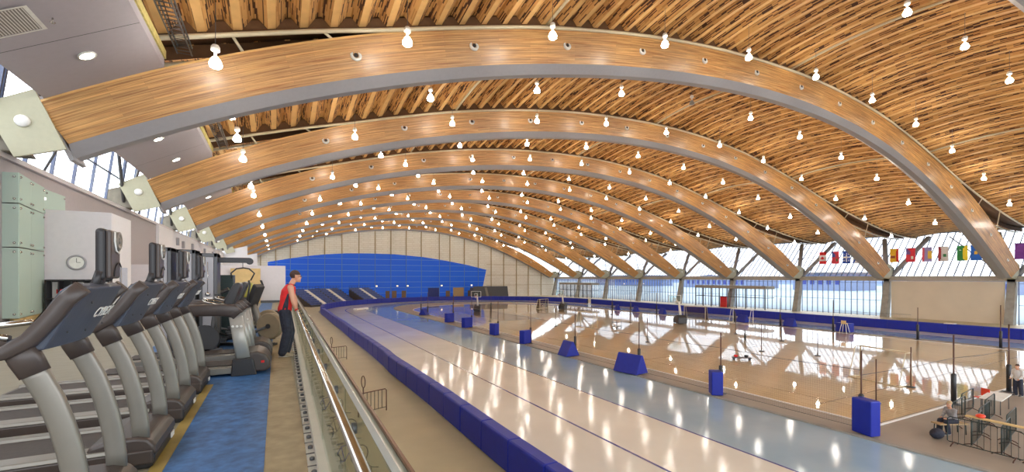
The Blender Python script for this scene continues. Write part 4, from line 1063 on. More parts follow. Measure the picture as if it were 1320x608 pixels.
# ================================================================== TREADMILLS
def text_mesh(body, size, mat, name, parent, loc, rot, shear=.25):
    cu = bpy.data.curves.new(name, 'FONT'); cu.body = body; cu.size = size; cu.extrude = .002; cu.shear = shear; cu.align_x = 'CENTER'
    o = bpy.data.objects.new(name, cu); COL.objects.link(o); dg = bpy.context.evaluated_depsgraph_get()
    me = bpy.data.meshes.new_from_object(o.evaluated_get(dg)); bpy.data.objects.remove(o)
    me.materials.clear(); me.materials.append(mat); o = bpy.data.objects.new(name, me); COL.objects.link(o)
    o.parent = parent; o.location = loc; o.rotation_euler = rot; return o
def treadmill():
    t = thing('treadmill', (0, 0, 0), '', 'treadmill', 'treadmills in the front row')
    m = MB(); m.b2(-3.1, -.95, -.44, .44, .05, .17); m.build('deck_frame', M['brownblk'], t, bevel=.015)
    m = MB(); m.b2(-3.0, -1.3, -.27, .27, .17, .19); m.lathe([(.05, -.27), (.05, .27)], c=(-3.0, 0, .14), n=10, axis='y'); m.build('running_belt', M['rubber'], t)
    for s in (-1, 1):
        m = MB(); m.extr([(s * .28, .17), (s * .44, .17), (s * .43, .205), (s * .29, .215)], 'x', -3.05, -1.25); r = m.build('side_rail', M['silver'], t, bevel=.006)
    m = MB(); m.extr([(-1.42, .12), (-1.38, .25), (-1.25, .285), (-1.06, .285), (-.98, .26), (-.935, .2), (-.925, .12)], 'y', -.42, .42); m.build('motor_hood', M['brownblk'], t, bevel=.03, seg=3)
    m = MB(); m.extr([(-1.35, .0), (-1.35, .12), (-.935, .12), (-.95, .02), (-.98, 0)], 'y', -.41, .41); m.build('lower_hood', M['blackp'], t, bevel=.02)
    m = MB()
    for s in (-1, 1): m.b2(-3.1, -2.85, s * .4 - .05, s * .4 + .05, 0, .06)
    m.build('rear_foot', M['blackp'], t)
    m = MB().b2(-.937, -.927, .22, .34, .06, .11); m.build('warning_sticker', M['white'], t)
    for s in (-1, 1):
        y = s * .355; ctl = [(-1.045, .24), (-1.05, .36), (-1.065, .5), (-1.09, .65), (-1.125, .8), (-1.17, .95), (-1.225, 1.08), (-1.26, 1.15)]
        m = MB(); m.tube([(x, y, z) for x, z in ctl], [(.028, .062)] * 8, 12, flat=(1, 0, 0.0)); a = m.build('upright', M['silver'], t)
        m = MB(); m.tube([(-1.235, y, 1.10), (-1.275, y, 1.19), (-1.31, y, 1.27)], [(.035, .07), (.04, .075), (.04, .07)], 12, flat=(1, 0, 0)); m.build('upright_collar', M['brownblk'], a)
    # console: bowed panel leaning forward
    m = MB(); n = 10; pts = []
    top = []; 
    def sec(y):
        b = .03 * (1 - (y / .38) ** 2)
        return [(-1.33, 1.24), (-1.2 + b, 1.235), (-1.07 + b, 1.49), (-1.02 + b, 1.6), (-1.07, 1.625), (-1.13, 1.58), (-1.27, 1.34), (-1.36, 1.29)]
    rings = []
    for i in range(n + 1):
        y = -.37 + .74 * i / n; rings.append([m.pt((x, y, z)) for x, z in sec(y)])
    for A_, B_ in zip(rings, rings[1:]):
        for q in range(8): m.face([A_[q], A_[(q + 1) % 8], B_[(q + 1) % 8], B_[q]], sm=False)
    m.face(rings[0][::-1]); m.face(rings[-1]); con = m.build('console', M['slate'], t, bevel=.012)
    m = MB()
    for (y, z) in ((-.3, 1.33), (.02, 1.31), (-.2, 1.5), (.3, 1.33)): m.lathe([(.008, 0), (.008, .004)], c=(-1.2 + (z - 1.235) * .5 + .035, y, z), n=8, axis='x')
    m.build('screws', M['blackp'], con)
    lg = text_mesh('CYBEX', .10, M['clear_white'], 'console_logo', con, (0, 0, 0), (0, 0, 0))
    lg.matrix_local = Matrix(((0, .454, .891, -1.058), (1, 0, 0, .05), (0, .891, -.454, 1.40), (0, 0, 0, 1)))
    m = MB(); m.quad((-1.29, -.33, 1.345), (-1.29, .33, 1.345), (-1.12, .33, 1.602), (-1.12, -.33, 1.602)); m.build('display_face', M['blackp'], con)
    for s in (-1, 1):
        y = s * .385
        m = MB(); m.tube([(-1.02, y, 1.6), (-1.09, y, 1.53), (-1.16, y, 1.42), (-1.25, y, 1.30), (-1.35, y, 1.235), (-1.5, y, 1.2), (-1.72, y, 1.19)], [(.035, .045)] * 4 + [(.03, .04)] * 3, 10, flat=(0, 0, 1)); hb = m.build('handlebar', M['brownblk'], t)
        m = MB(); m.tube([(-1.34, s * .36, 1.31), (-1.5, s * .34, 1.35), (-1.62, s * .25, 1.34)], .02, 8); m.build('sensor_grip', M['chrome'], hb)
    # small tv on a neck
    m = MB(); m.tube([(-1.09, -.02, 1.56), (-1.05, -.02, 1.63), (-1.03, -.02, 1.70)], [(.07, .025)] * 3, 8, flat=(1, 0, 0)); m.build('tv_neck', M['blackp'], t)
    m = MB(); m.b2(-1.055, -1.0, -.08, .14, 1.64, 1.985); tv = m.build('tv_screen', M['blackp'], t, bevel=.025, seg=3)
    m = MB(); m.b2(-1.003, -.972, -.07, .13, 1.65, 1.975); m.build('tv_back', M['brownblk'], tv, bevel=.02)
    m = MB(); m.tube([(-.97, .0, 1.965), (-.968, -.01, 1.9), (-.968, .02, 1.84), (-.968, .08, 1.825), (-.968, .125, 1.86)], .006, 6); m.build('tv_trim', M['clear_white'], tv)
    m = MB(); m.lathe([(.06, -.975), (.062, -.96), (.045, -.958), (.04, -.964), (.02, -.962), (.018, -.956), (.001, -.956)], c=(0, .068, 1.91), n=18, axis='x'); m.build('tv_speaker', M['silver'], tv)
    m = MB(); m.tube([(-.969, -.02, 1.665), (-.967, .0, 1.72), (-.967, .04, 1.75), (-.967, .09, 1.76), (-.967, .125, 1.73)], .004, 5); m.build('tv_seam', M['blackp'], tv)
    m = MB(); m.tube([(-1.3, -.2, 1.24), (-1.305, -.21, 1.14), (-1.3, -.2, 1.08)], .004, 5); m.b2(-1.31, -1.29, -.21, -.19, 1.04, 1.09); m.build('safety_key', M['orange'], t)
    return t
tr = treadmill(); TRL = ['nearest grey treadmill of the front row, only partly inside the view', 'second grey treadmill from the camera in the front row with console logo',
                         'third grey treadmill from the camera in the front row', 'fourth and farthest grey treadmill of the front row']
for i in range(4):
    y = 3.92 + 1.375 * i
    if i == 0: tr.location = (0, y, DZ); tr['label'] = TRL[0]
    else: dup(tr, (0, y, DZ), label=TRL[i])

def treadmill2():
    t = thing('treadmill', (0, 0, 0), '', 'treadmill', 'treadmills with thick side arms')
    m = MB(); m.b2(-2.5, -.45, -.42, .42, .05, .16); m.build('deck_frame', M['silver'], t, bevel=.015)
    MB().b2(-2.4, -.5, -.26, .26, .16, .18).build('running_belt', M['rubber'], t)
    m = MB(); m.extr([(-.62, .1), (-.58, .3), (-.46, .38), (-.3, .4), (-.16, .34), (-.10, .22), (-.1, .1), (-.16, .05), (-.6, .05)], 'y', -.42, .42); m.build('motor_hood', M['brownblk'], t, bevel=.04, seg=3)
    m = MB().b2(-.24, -.19, -.43, -.415, .2, .24); m.build('hood_badge', M['red'], t)
    for s in (-1, 1):
        y = s * .4
        m = MB(); m.tube([(-.50, y, .3), (-.55, y, .6), (-.61, y, 1.0)], [(.04, .105), (.04, .1), (.04, .1)], 12, flat=(1, 0, 0)); p = m.build('upright', M['silver_lt'], t)
        m = MB(); m.extr([(-.68, .0), (-.66, .3), (-.36, .3), (-.30, .0)], 'y', y - .06, y + .06); m.build('upright_foot', M['blackp'], p, bevel=.02)
        m = MB(); m.tube([(-1.6, y, 1.12), (-1.2, y, 1.12), (-.8, y, 1.12), (-.66, y, 1.10), (-.58, y, 1.02)], [(.05, .085), (.05, .095), (.05, .105), (.05, .11), (.05, .10)], 12, flat=(0, 0, 1)); m.build('side_arm', M['brownblk'], t)
        if s < 0:
            m = MB()
            for dx in (-.06, .0, .06): m.ell((-.59 + dx, y - .048, .84), (.022, .004, .02), 8, 5)
            m.build('maker_mark', M['clear_white'], p)
    m = MB(); m.extr([(-.76, 1.18), (-.66, 1.18), (-.54, 1.5), (-.56, 1.57), (-.64, 1.56), (-.8, 1.24)], 'y', -.34, .34); c = m.build('console', M['blackp'], t, bevel=.03)
    m = MB(); m.quad((-.79, -.28, 1.28), (-.79, .28, 1.28), (-.655, .28, 1.54), (-.655, -.28, 1.54)); m.build('display_face', M['blackp'], c)
    m = MB(); m.tube([(-.85, -.3, 1.2), (-1.05, -.28, 1.25), (-1.1, -.1, 1.27), (-1.1, .1, 1.27), (-1.05, .28, 1.25), (-.85, .3, 1.2)], .018, 8); m.build('sensor_grip', M['chrome'], t)
    return t
t2 = treadmill2(); t2.location = (0, 9.15, DZ); t2['label'] = 'treadmill with thick dark side arm, nearest of its kind on the blue mat'
dup(t2, (.02, 10.55, DZ), label='treadmill with thick dark side arm, standing behind its nearer twin on the blue mat')

def crosstrainer():
    t = thing('cross_trainer', (0, 0, 0), '', 'exercise machine', 'flywheel cross trainers')
    m = MB(); m.b2(-1.5, .05, -.06, .06, .03, .1); m.b2(-.15, -.03, -.32, .32, 0, .06); m.b2(-1.5, -1.4, -.3, .3, 0, .06); m.build('base_frame', M['blackp'], t, bevel=.01)
    m = MB(); m.lathe([(.30, -.09), (.33, -.05), (.33, .05), (.30, .09)], c=(-.06, 0, .52), n=28, axis='y'); d = m.build('flywheel_cover', plain('taupe_plastic', (142, 124, 98), .45), t)
    m = MB(); m.lathe([(.06, -.11), (.06, .11)], c=(-.06, 0, .52), n=14, axis='y'); m.build('hub', M['blackp'], d)
    m = MB(); m.tube([(-.2, 0, .1), (-.32, 0, .5), (-.45, 0, .9), (-.5, 0, 1.05)], [(.06, .09), (.06, .085), (.05, .08), (.05, .07)], 10, flat=(1, 0, 0)); m.build('mast', M['silver'], t)
    for s in (-1, 1):
        m = MB(); m.tube([(-.55, s * .2, .95), (-.5, s * .26, 1.25), (-.42, s * .3, 1.55), (-.46, s * .28, 1.66)], .022, 8); m.build('moving_handle', M['blackp'], t)
        m = MB(); m.tube([(-.1, s * .16, .5), (-.8, s * .16, .25), (-1.35, s * .16, .35)], .03, 8); m.b2(-1.1, -.7, s * .16 - .08, s * .16 + .08, .3, .35); m.build('pedal_arm', M['dark_steel'], t)
    m = MB(); m.extr([(-.62, 1.05), (-.5, 1.02), (-.3, 1.5), (-.36, 1.56), (-.4, 1.55)], 'y', -.2, .2); c = m.build('console', M['blackp'], t, bevel=.02)
    m = MB(); m.quad((-.6, -.16, 1.12), (-.6, .16, 1.12), (-.415, .16, 1.52), (-.415, -.16, 1.52)); m.build('display_face', M['blackp'], c)
    m = MB(); m.lathe([(.07, -.09), (.07, .09)], c=(-.12, 0, .1), n=12, axis='y'); m.build('front_roller', M['blackp'], t)
    return t
ct = crosstrainer(); ct.rotation_euler = (0, 0, -.5); ct.scale = (.9, .9, .95); ct.location = (-.1, 12.1, DZ); ct['label'] = 'cross trainer with round taupe flywheel cover, nearer the person in red'
dup(ct, (-.15, 13.3, DZ), label='cross trainer with round flywheel cover, farther one behind its twin')

# cable machines and racks further back
def tower(x, y, w, h, label, arm=False):
    t = thing('cable_machine', (x, y, DZ), label, 'gym machine', 'tall cable machines')
    m = MB(); m.b2(-w / 2, -w / 2 + .07, -.35, .35, 0, h); m.b2(w / 2 - .07, w / 2, -.35, .35, 0, h); m.b2(-w / 2, w / 2, -.35, .35, h - .09, h); m.b2(-w / 2, w / 2, -.4, .4, 0, .08)
    m.build('frame', M['dark_steel'], t, bevel=.01)
    m = MB(); m.b2(-w / 2 + .07, w / 2 - .07, -.36, -.33, .35, h - .09); m.build('shroud', M['steel_grey'], t)
    m = MB()
    for i in range(12): m.b2(-w / 2 + .09, w / 2 - .09, -.3, -.1, .1 + .05 * i, .14 + .05 * i)
    m.build('weight_stack', M['blackp'], t)
    m = MB(); m.b2(-w / 4, w / 4, -.375, -.36, h * .42, h * .55); m.build('instruction_card', M['white'], t)
    m = MB(); m.tube([(0, -.42, h - .2), (0, -.42, h * .6)], .006, 5); m.ell((0, -.42, h * .58), (.05, .04, .05), 8, 6); m.build('cable', M['chrome'], t)
    if arm:
        m = MB(); m.b2(w / 2, w / 2 + .62, -.09, .09, h - .2, h - .08); m.lathe([(.08, -.1), (.08, .1)], c=(w / 2 + .62, 0, h - .16), n=12, axis='y'); m.build('top_arm', M['blackp'], t, bevel=.01)
    return t
tower(-2.13, 12.2, .24, 2.3, 'narrow grey cable tower farthest left behind the treadmill screens')
tower(-1.75, 12.2, .34, 2.26, 'middle grey cable tower behind the treadmill screens')
tower(-1.37, 12.4, .34, 2.2, 'right grey cable tower with a long dark top arm', arm=True)
t = thing('pulldown_bar', (-.72, 12.4, DZ), 'black bent pulldown bar hanging from the long top arm', 'bar')
m = MB(); m.tube([(-.22, 0, 1.62), (-.24, 0, 1.75), (-.13, 0, 1.86), (.02, 0, 1.88), (.13, 0, 1.86), (.24, 0, 1.75), (.16, 0, 1.58)], .017, 8); m.build('bar', M['blackp'], t)
m = MB(); m.tube([(.0, 0, 1.88), (.0, 0, 2.03)], .008, 6); m.build('cable', M['dark_steel'], t)
t = thing('plate_rack', (-.95, 14.6, DZ), 'green and black weight machine behind the consoles', 'gym machine')
m = MB(); m.b2(-.5, -.1, -.3, .3, .0, 1.72); m.build('frame', M['bar_green'], t, bevel=.02); m = MB(); m.b2(-.05, .35, -.3, .3, 1.1, 1.5); m.build('seat_back', plain('yellow_green_vinyl', (176, 168, 70), .5), t, bevel=.04)
MB().b2(-.05, .35, -.3, .3, .0, 1.1).build('body', M['dark_steel'], t, bevel=.02)
t = thing('exercise_bench', (-1.6, 13.6, DZ), 'dark incline bench beyond the side arm treadmills', 'bench')
m = MB(); m.tube([(-.6, 0, .95), (.1, 0, 1.15), (.5, 0, 1.35)], [(.16, .05)] * 3, 8, flat=(0, 0, 1)); m.build('pad', M['blackp'], t)
m = MB(); m.tube([(.3, 0, 0), (.3, 0, 1.25)], .04, 6); m.tube([(-.5, 0, 0), (-.5, 0, .95)], .04, 6); m.b2(-.6, .45, -.3, .3, 0, .06); m.build('frame', M['dark_steel'], t)
t = thing('exercise_bike', (-1.5, 10.9, DZ), 'black upright exercise bike behind the side arm treadmills', 'exercise bike')
m = MB(); m.b2(-.7, .5, -.05, .05, .1, .2); m.b2(-.7, -.6, -.28, .28, 0, .1); m.b2(.4, .5, -.28, .28, 0, .1); m.tube([(-.3, 0, .2), (-.4, 0, .9)], .04, 8); m.tube([(.3, 0, .2), (.4, 0, 1.15)], .045, 8); m.build('frame', M['dark_steel'], t)
m = MB(); m.lathe([(.26, -.05), (.27, 0), (.26, .05)], c=(.2, 0, .42), n=20, axis='y'); m.build('flywheel', M['blackp'], t)
m = MB(); m.ell((-.42, 0, .95), (.17, .12, .05)); m.build('saddle', M['blackp'], t)
m = MB(); m.tube([(.2, -.24, 1.2), (.36, -.2, 1.15), (.4, 0, 1.15), (.36, .2, 1.15), (.2, .24, 1.2)], .02, 8); m.b2(.38, .46, -.1, .1, 1.15, 1.32); m.build('handlebar', M['blackp'], t)

# ================================================================== BARRICADES near right
def barricade(x, y, rz, label, first=[None]):
    if first[0] is None:
        t = thing('steel_barricade', (x, y, .006), label, 'barricade', 'steel barricades stored by the court corner', rz)
        m = MB(); m.tube([(-1.05, 0, .15), (-1.05, 0, 1.02), (-.97, 0, 1.1), (.97, 0, 1.1), (1.05, 0, 1.02), (1.05, 0, .15), (1.0, 0, .12), (-1.0, 0, .12)], .019, 8, closed=True); m.build('frame', M['bar_green'], t)
        m = MB()
        for j in range(11): m.tube([(-.9 + .18 * j, 0, .12), (-.9 + .18 * j, 0, 1.1)], .008, 5)
        m.build('bars', M['bar_green'], t)
        for sx in (-.85, .85):
            m = MB(); m.tube([(sx, -.28, 0), (sx, -.22, .06), (sx, 0, .14), (sx, .22, .06), (sx, .28, 0)], .02, 6); m.build('foot', M['bar_brown'], t)
        first[0] = t; return t
    return dup(first[0], (x, y, .006), rz, label)
BARS = [(24.7, 7.05, .14, 'dark steel barricade carrying the far end of the plank, right of the black bag'),
        (24.5, 6.2, .14, 'dark steel barricade under the middle of the plank'),
        (24.3, 5.35, .12, 'dark steel barricade under the near end of the plank, nearest the ice'),
        (26.9, 7.45, .12, 'dark steel barricade in line with the far plank end, beside the seated person'),
        (29.0, 7.85, .12, 'dark steel barricade in front of the white folding table'),
        (26.7, 6.6, .12, 'dark steel barricade at the picture edge, in line with the plank middle'),
        (27.2, 8.35, .1, 'dark steel barricade in the back row, just behind the seated person'),
        (29.5, 8.75, .1, 'dark steel barricade in the back row, before the orange chair'),
        (23.42, 6.5, 1.5, 'dark steel barricade standing crosswise just left of the plank')]
for i, (x, y, r, lb_) in enumerate(BARS):
    barricade(x, y, r, lb_)
t = MB().b2(-1.05, 1.05, -.1, .1, 0, .05).build('timber_plank', M['ply'], None); t.location = (23.95, 6.12, 1.127); t.rotation_euler = (0, 0, 1.5); tag(t, 'long pale plank laid across the tops of the barricades', 'plank')
t = thing('folding_table', (31.4, 8.3, .006), 'white folding table behind the barricades', 'table', rz=.1)
MB().b2(-1.1, 1.1, -.38, .38, .7, .74).build('table_top', M['clear_white'], t)
for sx in (-.9, .9):
    m = MB(); m.tube([(sx, -.3, 0), (sx, -.3, .7), (sx, .3, .7), (sx, .3, 0)], .018, 6); m.build('leg', M['dark_steel'], t)
t = thing('orange_chair', (31.9, 8.95, .006), 'orange red plastic chair by the court edge', 'chair', rz=2.6)
MB().b2(-.22, .22, -.22, .22, .42, .46).build('seat', M['orange'], t, bevel=.015); MB().b2(-.22, -.18, -.22, .22, .5, .9).build('backrest', M['orange'], t, bevel=.015)
for sx in (-.19, .19):
    for sy in (-.19, .19): MB().tube([(sx, sy, 0), (sx, sy, .42)], .014, 6).build('leg', M['dark_steel'], t)
t = thing('wooden_bench', (25.2, 7.93, .006), 'small bench the person in grey is sitting on', 'bench', rz=-.45)
MB().b2(-.75, .5, -.2, .2, .42, .47).build('seat', M['tan_door'], t)
for sx in (-.65, .4):
    m = MB()
    for sy in (-.17, .17): m.tube([(sx, sy, 0), (sx * .95, sy, .42)], .02, 6)
    m.build('leg', M['bar_green'], t)

# ================================================================== PEOPLE
import bmesh
def V3(*a): return Vector(a)
def solid(parts, name, mat, parent, vox, smooth=3):
    """fuse overlapping shapes into ONE continuous skin"""
    v = []; f = []
    for m in parts:
        k_ = len(v); v += m.v; f += [tuple(i + k_ for i in q) for q in m.f]
    me = bpy.data.meshes.new(name); me.from_pydata(v, [], f); o = bpy.data.objects.new(name, me); COL.objects.link(o)
    rm = o.modifiers.new('r', 'REMESH'); rm.mode = 'VOXEL'; rm.voxel_size = vox; rm.use_smooth_shade = True
    sm = o.modifiers.new('s', 'SMOOTH'); sm.factor = .5; sm.iterations = smooth
    dg = bpy.context.evaluated_depsgraph_get(); m2 = bpy.data.meshes.new_from_object(o.evaluated_get(dg)); bpy.data.objects.remove(o)
    o = bpy.data.objects.new(name, m2); COL.objects.link(o); o.parent = parent; m2.materials.clear(); m2.materials.append(mat); return o
def loft(rings, n=20):
    """rings: (centre, fore-aft radius, side radius, axis)"""
    m = MB(); R_ = []
    for i, (c, rx, ry) in enumerate(rings):
        t_ = (Vector(rings[min(i + 1, len(rings) - 1)][0]) - Vector(rings[max(i - 1, 0)][0])).normalized()
        sd = Vector((0, 1, 0)); fw_ = sd.cross(t_).normalized()
        R_.append([m.pt(Vector(c) + fw_ * rx * cos(2 * PI * k / n) + sd * ry * sin(2 * PI * k / n)) for k in range(n)])
    for A_, B_ in zip(R_, R_[1:]):
        for k in range(n): m.face([A_[k], A_[(k + 1) % n], B_[(k + 1) % n], B_[k]])
    m.face(R_[0][::-1]); m.face(R_[-1]); return m
def limb(pts, rad, n=12):
    m = MB(); P_ = [Vector(p) for p in pts]; fine = []; fr = []
    for i in range(len(P_) - 1):
        for q in range(4): fine.append(P_[i].lerp(P_[i + 1], q / 4)); fr.append(rad[i] + (rad[i + 1] - rad[i]) * q / 4)
    fine.append(P_[-1]); fr.append(rad[-1]); m.tube(fine, fr, n)
    for p, r_ in ((P_[0], rad[0]), (P_[-1], rad[-1])): m.ell(tuple(p), (r_, r_, r_), 12, 8)
    for p, r_ in list(zip(P_, rad))[1:-1]: m.ell(tuple(p), (r_ * .98,) * 3, 12, 8)
    return m
def person(loc, rz, J, label, top, legs, shoe, sleeves=False, vox=.01, hairmat='hair', glasses=False, wrist=None):
    t = thing('person', loc, label, 'person', rz=rz)
    J = {k_: Vector(v) for k_, v in J.items()}
    pel, ch, nk, hc = J['pel'], J['chest'], J['neck'], J['head']
    def torso(g, lo=-.09, upto=7):
        up = (ch - pel).normalized()
        R_ = [(pel + up * lo, .10 + g, .14 + g), (pel, .112 + g, .162 + g), (pel.lerp(ch, .4), .098 + g, .138 + g), (pel.lerp(ch, .8), .112 + g, .158 + g), (ch + up * .05, .112 + g, .172 + g),
              (ch.lerp(nk, .62), .085 + g, .15 + g), (ch.lerp(nk, .82), .066 + g, .085 + g), (nk, .056 + g, .06 + g), (nk.lerp(hc, .5), .054, .056)]
        return loft(R_[:upto + 2] if upto < 7 else R_)
    parts = [torso(0)]
    fw = J['face'].normalized(); side = V3(0, 0, 1).cross(fw).normalized()
    R = Matrix((fw, side, V3(0, 0, 1))).transposed().to_4x4(); R.translation = hc
    def blob(c, r, n_=14):
        m = MB(); m.ell(c, r, n_, 10); m.xf(R); parts.append(m)
    blob((-.012, 0, .022), (.096, .074, .102)); blob((.03, 0, -.05), (.062, .054, .066)); blob((.088, 0, -.014), (.024, .013, .022)); blob((.076, 0, .004), (.016, .009, .03)); blob((.07, 0, .03), (.02, .052, .014)); blob((.08, 0, -.055), (.012, .026, .011)); blob((.066, 0, -.096), (.024, .026, .02))
    for s in (-1, 1): blob((-.008, s * .076, -.005), (.022, .012, .034))
    for s in 'rl':
        sh, el, ha = J['sh' + s], J['el' + s], J['ha' + s]; d = (ha - el).normalized()
        parts.append(limb([sh, sh.lerp(el, .35), el, el.lerp(ha, .3), el.lerp(ha, .95)], [.062, .056, .045, .045, .031]))
        acr = d.cross(V3(1, 0, 0) if abs(d.x) < .9 else V3(0, 0, 1)).normalized(); pal = d.cross(acr).normalized()
        if pal.dot(fw) < 0: pal = -pal
        m = MB(); m.ell((0, 0, 0), (.05, .04, .02), 12, 8); Rm = Matrix((d, acr, pal)).transposed().to_4x4(); Rm.translation = ha + d * .035; m.xf(Rm); parts.append(m)
        for q in range(4):
            L_ = (.066, .076, .072, .056)[q]; b0 = ha + d * .065 + acr * (-.03 + .02 * q)
            m = MB(); m.tube([b0 - d * .03, b0 + d * .015, b0 + d * .02 + d * L_ * .35 + pal * L_ * .25, b0 + d * L_ * .5 + pal * L_ * .7], [.010, .010, .0095, .008], 7); parts.append(m)
        b0 = ha + d * .02 - acr * .03
        m = MB(); m.tube([b0 + acr * .01, b0 - acr * .022 + d * .02 + pal * .01, b0 - acr * .026 + d * .05 + pal * .03], [.013, .012, .010], 7); parts.append(m)
        hi, kn, an = J['hi' + s], J['kn' + s], J['an' + s]
        parts.append(limb([hi, hi.lerp(kn, .4), kn, kn.lerp(an, .3), an], [.085, .072, .052, .052, .036]))
        to = (J['to' + s] - an); to.z = 0; to.normalize(); parts.append(limb([an, an + to * .1 - V3(0, 0, .035)], [.036, .03]))
    solid(parts, 'body', M['skin'], t, vox, 2)
    m = MB(); m.ell((-.02, 0, .04), (.098, .079, .092), 18, 12); keep = []
    for f in m.f:
        c = sum((Vector(m.v[i]) for i in f), Vector()) / len(f)
        if (c.z > .05 and c.x < .07) or (c.x < -.02 and c.z > -.05): keep.append(f)
    m.f = keep; m.uv = [None] * len(keep); m.sm = [True] * len(keep); m.mi = [0] * len(keep); m.xf(R); hobj = m.build('hair', M[hairmat], t); sd = hobj.modifiers.new('s', 'SOLIDIFY'); sd.thickness = .014; sd.offset = 0
    for s in (-1, 1):
        m = MB(); m.ell((.078, s * .031, .008), (.009, .011, .007), 8, 6); m.xf(R); m.build('eye', M['blackp'], t)
    if glasses:
        m = MB()
        for s in (-1, 1): m.tube([(.098, s * .033 + .024 * cos(2 * PI * i / 14), .006 + .017 * sin(2 * PI * i / 14)) for i in range(14)], .0028, 5, closed=True); m.tube([(.095, s * .058, .01), (.0, s * .082, .012)], .0028, 5)
        m.xf(R); m.build('glasses', M['dark_steel'], t)
    # clothes
    parts = [torso(.024, -.10 if sleeves else -.06, 5)]
    for s in 'rl':
        sh, el, ha = J['sh' + s], J['el' + s], J['ha' + s]
        if sleeves: parts.append(limb([sh.lerp(nk, .3), sh, el, el.lerp(ha, .9)], [.07, .072, .056, .044]))
        else: parts.append(limb([ch.lerp(nk, .7) + (sh - nk) * .2, sh.lerp(nk, .22) + V3(0, 0, .0)], [.07, .062]))
    solid(parts, 'top', M[top], t, vox, 2)
    if top == 'red':
        for s in (-1, 1):
            up = (ch - pel)
            P_ = [pel + up * (-.02) + V3(0, s * .166, 0), pel + up * .4 + V3(0, s * .148, 0), pel + up * .75 + V3(0, s * .164, 0), pel + up * 1.05 + V3(0, s * .176, 0)]
            m = MB(); m.tube([tuple(p) for p in P_], [(.055, .018), (.045, .018), (.03, .018), (.014, .016)], 10, flat=(0, 1, 0)); m.build('side_panel', M['black_cloth'], t)
        m = MB(); c_ = ch.lerp(nk, .9); m.tube([(c_.x + .078 * cos(2 * PI * i / 16), c_.y + .084 * sin(2 * PI * i / 16), c_.z - .015 * cos(2 * PI * i / 16)) for i in range(16)], .011, 6, closed=True); m.build('collar', M['black_cloth'], t)
    parts = []; m = MB(); m.ell(tuple(pel - V3(0, 0, .03)), (.128, .172, .12), 18, 12); parts.append(m)
    for s in 'rl':
        hi, kn, an = J['hi' + s], J['kn' + s], J['an' + s]
        parts.append(limb([hi, hi.lerp(kn, .4), kn, kn.lerp(an, .45), an + V3(0, 0, .0)], [.118, .112, .1, .096, .088]))
    solid(parts, 'trousers', M[legs], t, vox, 2)
    for s in 'rl':
        a = J['an' + s]; td = (J['to' + s] - a); td.z = 0; td.normalize(); g0 = a.z - .09; m = MB()
        b0 = V3(a.x, a.y, g0 + .035)
        m.tube([tuple(b0 - td * .07), tuple(b0 - td * .02 + V3(0, 0, .02)), tuple(b0 + td * .08 + V3(0, 0, .008)), tuple(b0 + td * .17 - V3(0, 0, .004)), tuple(b0 + td * .21 - V3(0, 0, .01))], [(.034, .035), (.05, .045), (.042, .046), (.032, .046), (.022, .03)], 12, flat=(0, 1, 0) if abs(td.y) < .7 else (1, 0, 0))
        sh = m.build('shoe', M[shoe], t)
        m = MB(); m.tube([tuple(b0 - td * .075 - V3(0, 0, .024)), tuple(b0 + td * .05 - V3(0, 0, .024)), tuple(b0 + td * .2 - V3(0, 0, .024))], [(.011, .036), (.011, .046), (.011, .038)], 10, flat=(0, 1, 0)); m.build('sole', M['white'], sh)
    if wrist:
        for s in wrist:
            w = J['el' + s].lerp(J['ha' + s], .86); d = (J['ha' + s] - J['el' + s]).normalized(); m = MB(); m.tube([tuple(w - d * .025), tuple(w + d * .025)], .034, 12); m.build('wristband', M['red'], t)
    return t
JP = dict(pel=(-.05, 0, .98), chest=(.01, 0, 1.30), neck=(.085, 0, 1.52), head=(.165, 0, 1.665), face=(1, .12, -.06),
          shr=(.055, -.19, 1.44), shl=(.06, .19, 1.44), elr=(.10, -.23, 1.16), ell=(.15, .24, 1.18), har=(.172, -.2, .955), hal=(.18, .24, .97),
          hir=(-.05, -.09, .92), hil=(-.04, .09, .92), knr=(.0, -.10, .50), knl=(.05, .1, .5), anr=(-.09, -.11, .09), anl=(-.02, .11, .09), tor=(.1, -.14, .05), tol=(.15, .12, .05))
person((.195, 10.5, DZ + .006), 0, JP, 'person in red sleeveless vest and dark trousers leaning on the handrail', 'red', 'black_cloth', 'shoe', vox=.009, glasses=True, wrist='r')
JS = dict(pel=(0, 0, .58), chest=(.1, 0, .88), neck=(.16, 0, 1.09), head=(.2, 0, 1.24), face=(1, 0, -.25), shr=(.13, -.19, 1.02), shl=(.13, .19, 1.02), elr=(.2, -.22, .76), ell=(.22, .2, .76),
          har=(.4, -.12, .68), hal=(.4, .1, .68), hir=(.02, -.1, .55), hil=(.02, .1, .55), knr=(.45, -.13, .53), knl=(.44, .12, .53), anr=(.5, -.14, .09), anl=(.36, .13, .09), tor=(.7, -.15, .05), tol=(.55, .14, .05))
person((25.25, 7.92, .006), PI - .45, JS, 'person in grey hooded top and black trousers seated on a small bench', 'grey_cloth', 'black_cloth', 'blackp', sleeves=True, vox=.014, hairmat='tan_door')
JW = dict(pel=(0, 0, .96), chest=(.02, 0, 1.27), neck=(.03, 0, 1.49), head=(.06, 0, 1.64), face=(1, 0, -.1), shr=(.02, -.19, 1.41), shl=(.02, .19, 1.41), elr=(.02, -.24, 1.14), ell=(.05, .24, 1.14),
          har=(.2, -.2, .98), hal=(.22, .18, .98), hir=(0, -.09, .9), hil=(0, .09, .9), knr=(.03, -.11, .5), knl=(.0, .11, .5), anr=(-.02, -.12, .09), anl=(-.05, .12, .09), tor=(.2, -.14, .05), tol=(.2, .14, .05))
